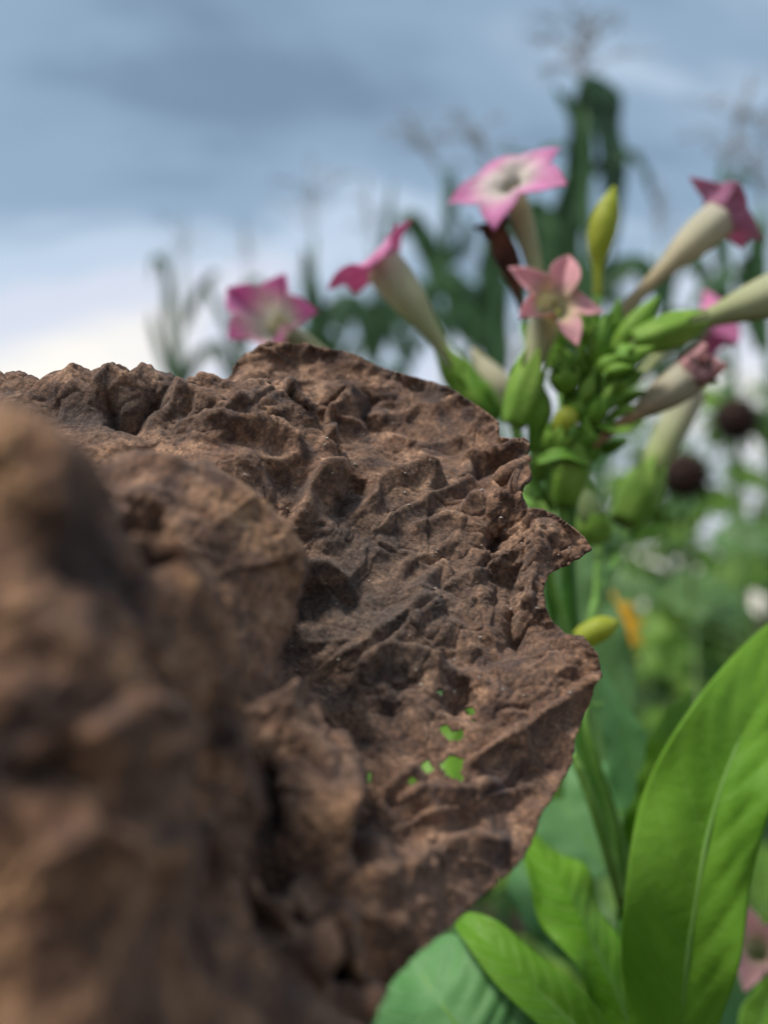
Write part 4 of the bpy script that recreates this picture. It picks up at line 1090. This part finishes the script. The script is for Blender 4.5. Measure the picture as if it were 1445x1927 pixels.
for k, (cx, cdist, ct, lab) in enumerate([
        (640, 3.8, 560, 'small far maize plant right of the stiff upright leaf'), (760, 4.0, 555, 'small far maize plant under the side-on flower tube'),
        (880, 3.4, 520, 'far maize plant seen right of the side-on flower tube'), (1010, 3.6, 540, 'far maize plant behind the pale pink star flower'),
        (540, 4.2, 590, 'farthest maize plant just behind the low left flower'), (1180, 3.2, 560, 'far maize plant behind the upper bud cluster')]):
    r_ = random.Random(40 + k)
    lv = []
    for q in range(5):
        y0 = ct + 190 - q * 32
        sgn = 1 if q % 2 else -1
        reach = r_.uniform(26, 52)
        rise = r_.uniform(40, 90)
        lv.append(([(cx, y0), (cx + sgn * reach * 0.4, y0 - rise * 0.7), (cx + sgn * reach * 0.85, y0 - rise), (cx + sgn * reach * 1.15, y0 - rise * r_.uniform(0.3, 0.8))], r_.uniform(0.022, 0.034), V(sgn * 0.3, 0.5, 0.8)))
    corn(cx, cdist, ct, lab, lv, (cx + r_.uniform(-10, 10), ct - 75, 0.12, 7), seed=20 + k)

# ================================================================== weeds and spent sunflowers behind, right
def heart_leaf(parent, base, tip, w, nr, mat, seed, name='leaf', far=False):
    B, T_ = Vector(base), Vector(tip)
    sag = Vector((0, 0, -(T_ - B).length * 0.12))
    leaf(name, [B, B.lerp(T_, 0.33) - sag * 0.6, B.lerp(T_, 0.7) - sag * 0.3, T_ + sag], [w * 0.25, w * 0.9, w, w * 0.85, w * 0.5, 0.001], nr, mat, parent, None if far else M_BGSTEM, fold=0.3, wave=0.14, seed=seed, nu=12 if far else 26, nv=7 if far else 11, ribr=w * 0.03, solid=0.0004, pucker=0.08)
def spent_head(x, y, d, r, label, seed):
    g = P(x + 30, 1500, d)
    root = thing('spent_sunflower', label, 'sunflower', (g.x, g.y, 0), 'dark seed heads in the background')
    c = P(x, y, d)
    nrm = V(-0.15, 0.25, 0.95)
    G = Vector((g.x, g.y, 0))
    tube('stalk', [G, G.lerp(c, 0.6) + Vector((0.02, 0.02, 0)), c - nrm * r * 0.7 + Vector((0, 0, -r * 0.5)), c - nrm * r * 0.3], [r * 0.22, r * 0.17, r * 0.14, r * 0.2], M_BGSTEM, root, 30, 8)
    u = nrm.cross(Vector((0, 0, 1))).normalized(); w = nrm.cross(u)
    vs = []
    n, m = 16, 36
    for i in range(n):
        for k in range(m):
            ph = math.pi * 0.5 * i / (n - 1) * 1.25
            th = 2 * math.pi * k / m
            rr = r * (1 + 0.22 * float(perlin(np.array([math.cos(th) * 4 + seed, math.sin(th) * 4, ph * 4]))))
            vs.append(c + nrm * (math.cos(ph) * rr * 0.75) + (u * math.cos(th) + w * math.sin(th)) * math.sin(ph) * rr)
    mesh_obj('seed_disc', vs, grid_faces(n, m, True), M_DISC, root)
    for k in range(12):
        th = 2 * math.pi * k / 12 + seed
        o = u * math.cos(th) + w * math.sin(th)
        b = c - nrm * r * 0.2 + o * r * 0.85
        leaf('bract', [b, b + o * r * 0.35 - nrm * r * 0.1, b + o * r * 0.65 - nrm * r * 0.45], [r * 0.2, r * 0.22, 0.001], nrm, M_BRACT, root, nu=8, nv=5, seed=k, solid=0.0004)
    rnd = random.Random(seed)
    for k in range(4):
        p0 = G.lerp(c, 0.45 + 0.12 * k)
        az = k * 2.4 + seed
        o = Vector((math.cos(az), math.sin(az), 0.2))
        heart_leaf(root, p0, p0 + o * rnd.uniform(0.09, 0.14), rnd.uniform(0.03, 0.045), Vector((0, -0.5, 0.8)), M_BGLEAF if k % 2 else M_BGLEAF2, k + seed)
    return root
spent_head(1288, 893, 0.80, 0.020, 'round dark brown seed head, lower and nearer of the two', 1)
spent_head(1384, 788, 0.90, 0.021, 'round dark brown seed head, upper of the two near the right edge', 2)
def yellow_flower():
    g = P(1165, 1500, 0.62)
    root = thing('yellow_flower', 'blurred orange yellow daisy half hidden behind the torn rim of the dry leaf', 'flower', (g.x, g.y, 0))
    c = P(1128, 1188, 0.60)
    nrm = V(-0.2, 0.35, 0.9)
    G = Vector((g.x, g.y, 0))
    tube('stalk', [G, G.lerp(c, 0.6) + Vector((0.01, 0.02, 0)), c - nrm * 0.004], [0.004, 0.003, 0.002], M_BGSTEM, root, 20, 8)
    u = nrm.cross(Vector((0, 0, 1))).normalized(); w = nrm.cross(u)
    vs = []
    for i in range(9):
        for k in range(24):
            ph = math.pi * 0.5 * i / 8; th = 2 * math.pi * k / 24
            vs.append(c + nrm * (math.cos(ph) * 0.005) + (u * math.cos(th) + w * math.sin(th)) * math.sin(ph) * 0.009)
    mesh_obj('disc', vs, grid_faces(9, 24, True), simple_mat('orange_disc', (0.30, 0.12, 0.01), (0.5, 0.22, 0.01), 300, 0.8), root)
    for k in range(13):
        th = 2 * math.pi * k / 13
        o = u * math.cos(th) + w * math.sin(th)
        b = c + o * 0.008
        leaf('petal', [b, b + o * 0.011 + nrm * 0.001, b + o * 0.021 - nrm * 0.003], [0.0022, 0.0046, 0.0040, 0.0005], nrm, M_RAY, root, nu=10, nv=5, seed=k, solid=0.0003)
    for k in range(4):
        p0 = G.lerp(c, 0.55 + 0.1 * k)
        az = k * 2.1
        o = Vector((math.cos(az), math.sin(az), 0.3))
        heart_leaf(root, p0, p0 + o * 0.09, 0.028, Vector((0, -0.5, 0.8)), M_BGLEAF, k + 3)
yellow_flower()
def weed(x, d, ytop, label, seed, n=12, size=0.06, spread=0.16, mat=None, dry=False, far=False):
    g = P(x, 1500, d)
    root = thing('leafy_weed', label, 'weed', (g.x, g.y, 0), 'leafy weeds behind the flowers')
    rnd = random.Random(seed)
    G = Vector((g.x, g.y, 0)); T_ = P(x, ytop, d)
    T_ = Vector((T_.x, g.y + 0.02, T_.z))
    tube('stem', [G, G.lerp(T_, 0.5) + Vector((rnd.uniform(-.03, .03), 0, 0)), T_], [0.006, 0.004, 0.0015], M_DRYSTEM if dry else M_BGSTEM, root, 18, 8)
    for k in range(n):
        f = 0.35 + 0.65 * (k + rnd.uniform(0, 0.8)) / n
        p0 = G.lerp(T_, min(f, 1))
        az = k * 2.4 + rnd.uniform(-0.4, 0.4) + seed
        o = Vector((math.cos(az), 0.8 * math.sin(az), rnd.uniform(-0.1, 0.6)))
        s_ = size * rnd.uniform(0.7, 1.25) * (1.15 - 0.45 * f)
        p1 = p0 + o * spread * rnd.uniform(0.25, 0.6)
        heart_leaf(root, p1, p1 + (o + Vector((0, 0, -0.5))) * s_ * 2.0, s_ * 0.72, Vector((rnd.uniform(-.4, .4), -0.7, 0.6)), mat or (M_BGLEAF2 if rnd.random() < 0.4 else M_BGLEAF), seed + k, far=far)
        tube('leaf_stalk', [p0, p0.lerp(p1, 0.5) + Vector((0, 0, 0.006)), p1], [0.0016, 0.0013, 0.0012], M_BGSTEM, root, 6, 6)
    return root
weed(1340, 0.62, 1130, 'blurred weed with a broad grey green leaf above the big fresh leaf', 3, 9, 0.055, 0.11, M_BGLEAF2)
weed(1440, 0.70, 930, 'blurred weed by the right edge under the dark seed heads', 4, 12, 0.05, 0.13)
weed(1215, 0.80, 1040, 'blurred green weed below the lower dark seed head', 5, 12, 0.05, 0.14)
weed(1100, 0.85, 1230, 'dark blurred weed behind the flower stem and torn rim', 6, 12, 0.055, 0.14)
weed(1010, 0.75, 1480, 'low weed in shade behind the lower rim of the dry leaf', 7, 12, 0.055, 0.16)
weed(1290, 1.1, 860, 'far weed behind the lower dark seed head', 8, 14, 0.055, 0.18)
weed(1420, 1.2, 720, 'tall far weed behind the upper dark seed head', 9, 16, 0.055, 0.2)
weed(1150, 1.25, 900, 'far weed seen through the gap under the bud cluster', 10, 14, 0.055, 0.18)
weed(1000, 1.3, 830, 'far weed behind the swollen green calyx and leaf rim', 11, 14, 0.055, 0.2)
weed(1370, 0.55, 1400, 'low weed in shade beside the big fresh leaf', 12, 10, 0.05, 0.13)
weed(880, 1.5, 900, 'far weed hidden mostly by the dry leaf, left of the stems', 13, 12, 0.06, 0.2)
weed(1250, 1.7, 760, 'farthest weed under the maize right of the bud cluster', 14, 16, 0.06, 0.22)

for k, (wx, wd_, wy, wn, ws, lab) in enumerate([
        (1080, 1.9, 790, 18, 0.075, 'distant weed under the pale star flower, left of the bud cluster'), (1190, 2.1, 800, 18, 0.08, 'distant weed directly behind the tan withered flower'),
        (1330, 1.5, 800, 18, 0.065, 'distant weed between the two dark seed heads'), (1470, 1.6, 700, 18, 0.07, 'distant weed at the right edge above the dark seed heads'),
        (1240, 0.95, 1080, 16, 0.06, 'bushy weed right of the yellow bud at the torn rim'), (1400, 0.9, 1020, 16, 0.06, 'bushy weed behind the top of the big fresh leaf'),
        (1120, 1.1, 1060, 16, 0.06, 'bushy weed behind the paired thin flower stalks'), (1330, 0.72, 1280, 12, 0.055, 'shaded weed in the angle left of the big fresh leaf')]):
    weed(wx, wd_, wy, lab, 60 + k, wn, ws, 0.2 if wd_ > 1.2 else 0.13)

for k, (wx, wd_, wy, lab) in enumerate([
        (930, 2.6, 800, 'hedge plant far behind, nearest to the dry leaf rim'), (1035, 2.9, 770, 'hedge plant far behind the swollen green calyx'),
        (1130, 2.7, 790, 'hedge plant far behind the lower bud cluster'), (1225, 3.0, 760, 'hedge plant far behind the pale yellow green tube'),
        (1320, 2.6, 740, 'hedge plant far behind, between the seed heads'), (1400, 2.9, 700, 'hedge plant far behind the upper dark seed head'), (1480, 2.7, 690, 'hedge plant far behind at the right edge')]):
    weed(wx, wd_, wy, lab, 90 + k, 84, 0.05, 0.7, far=True)
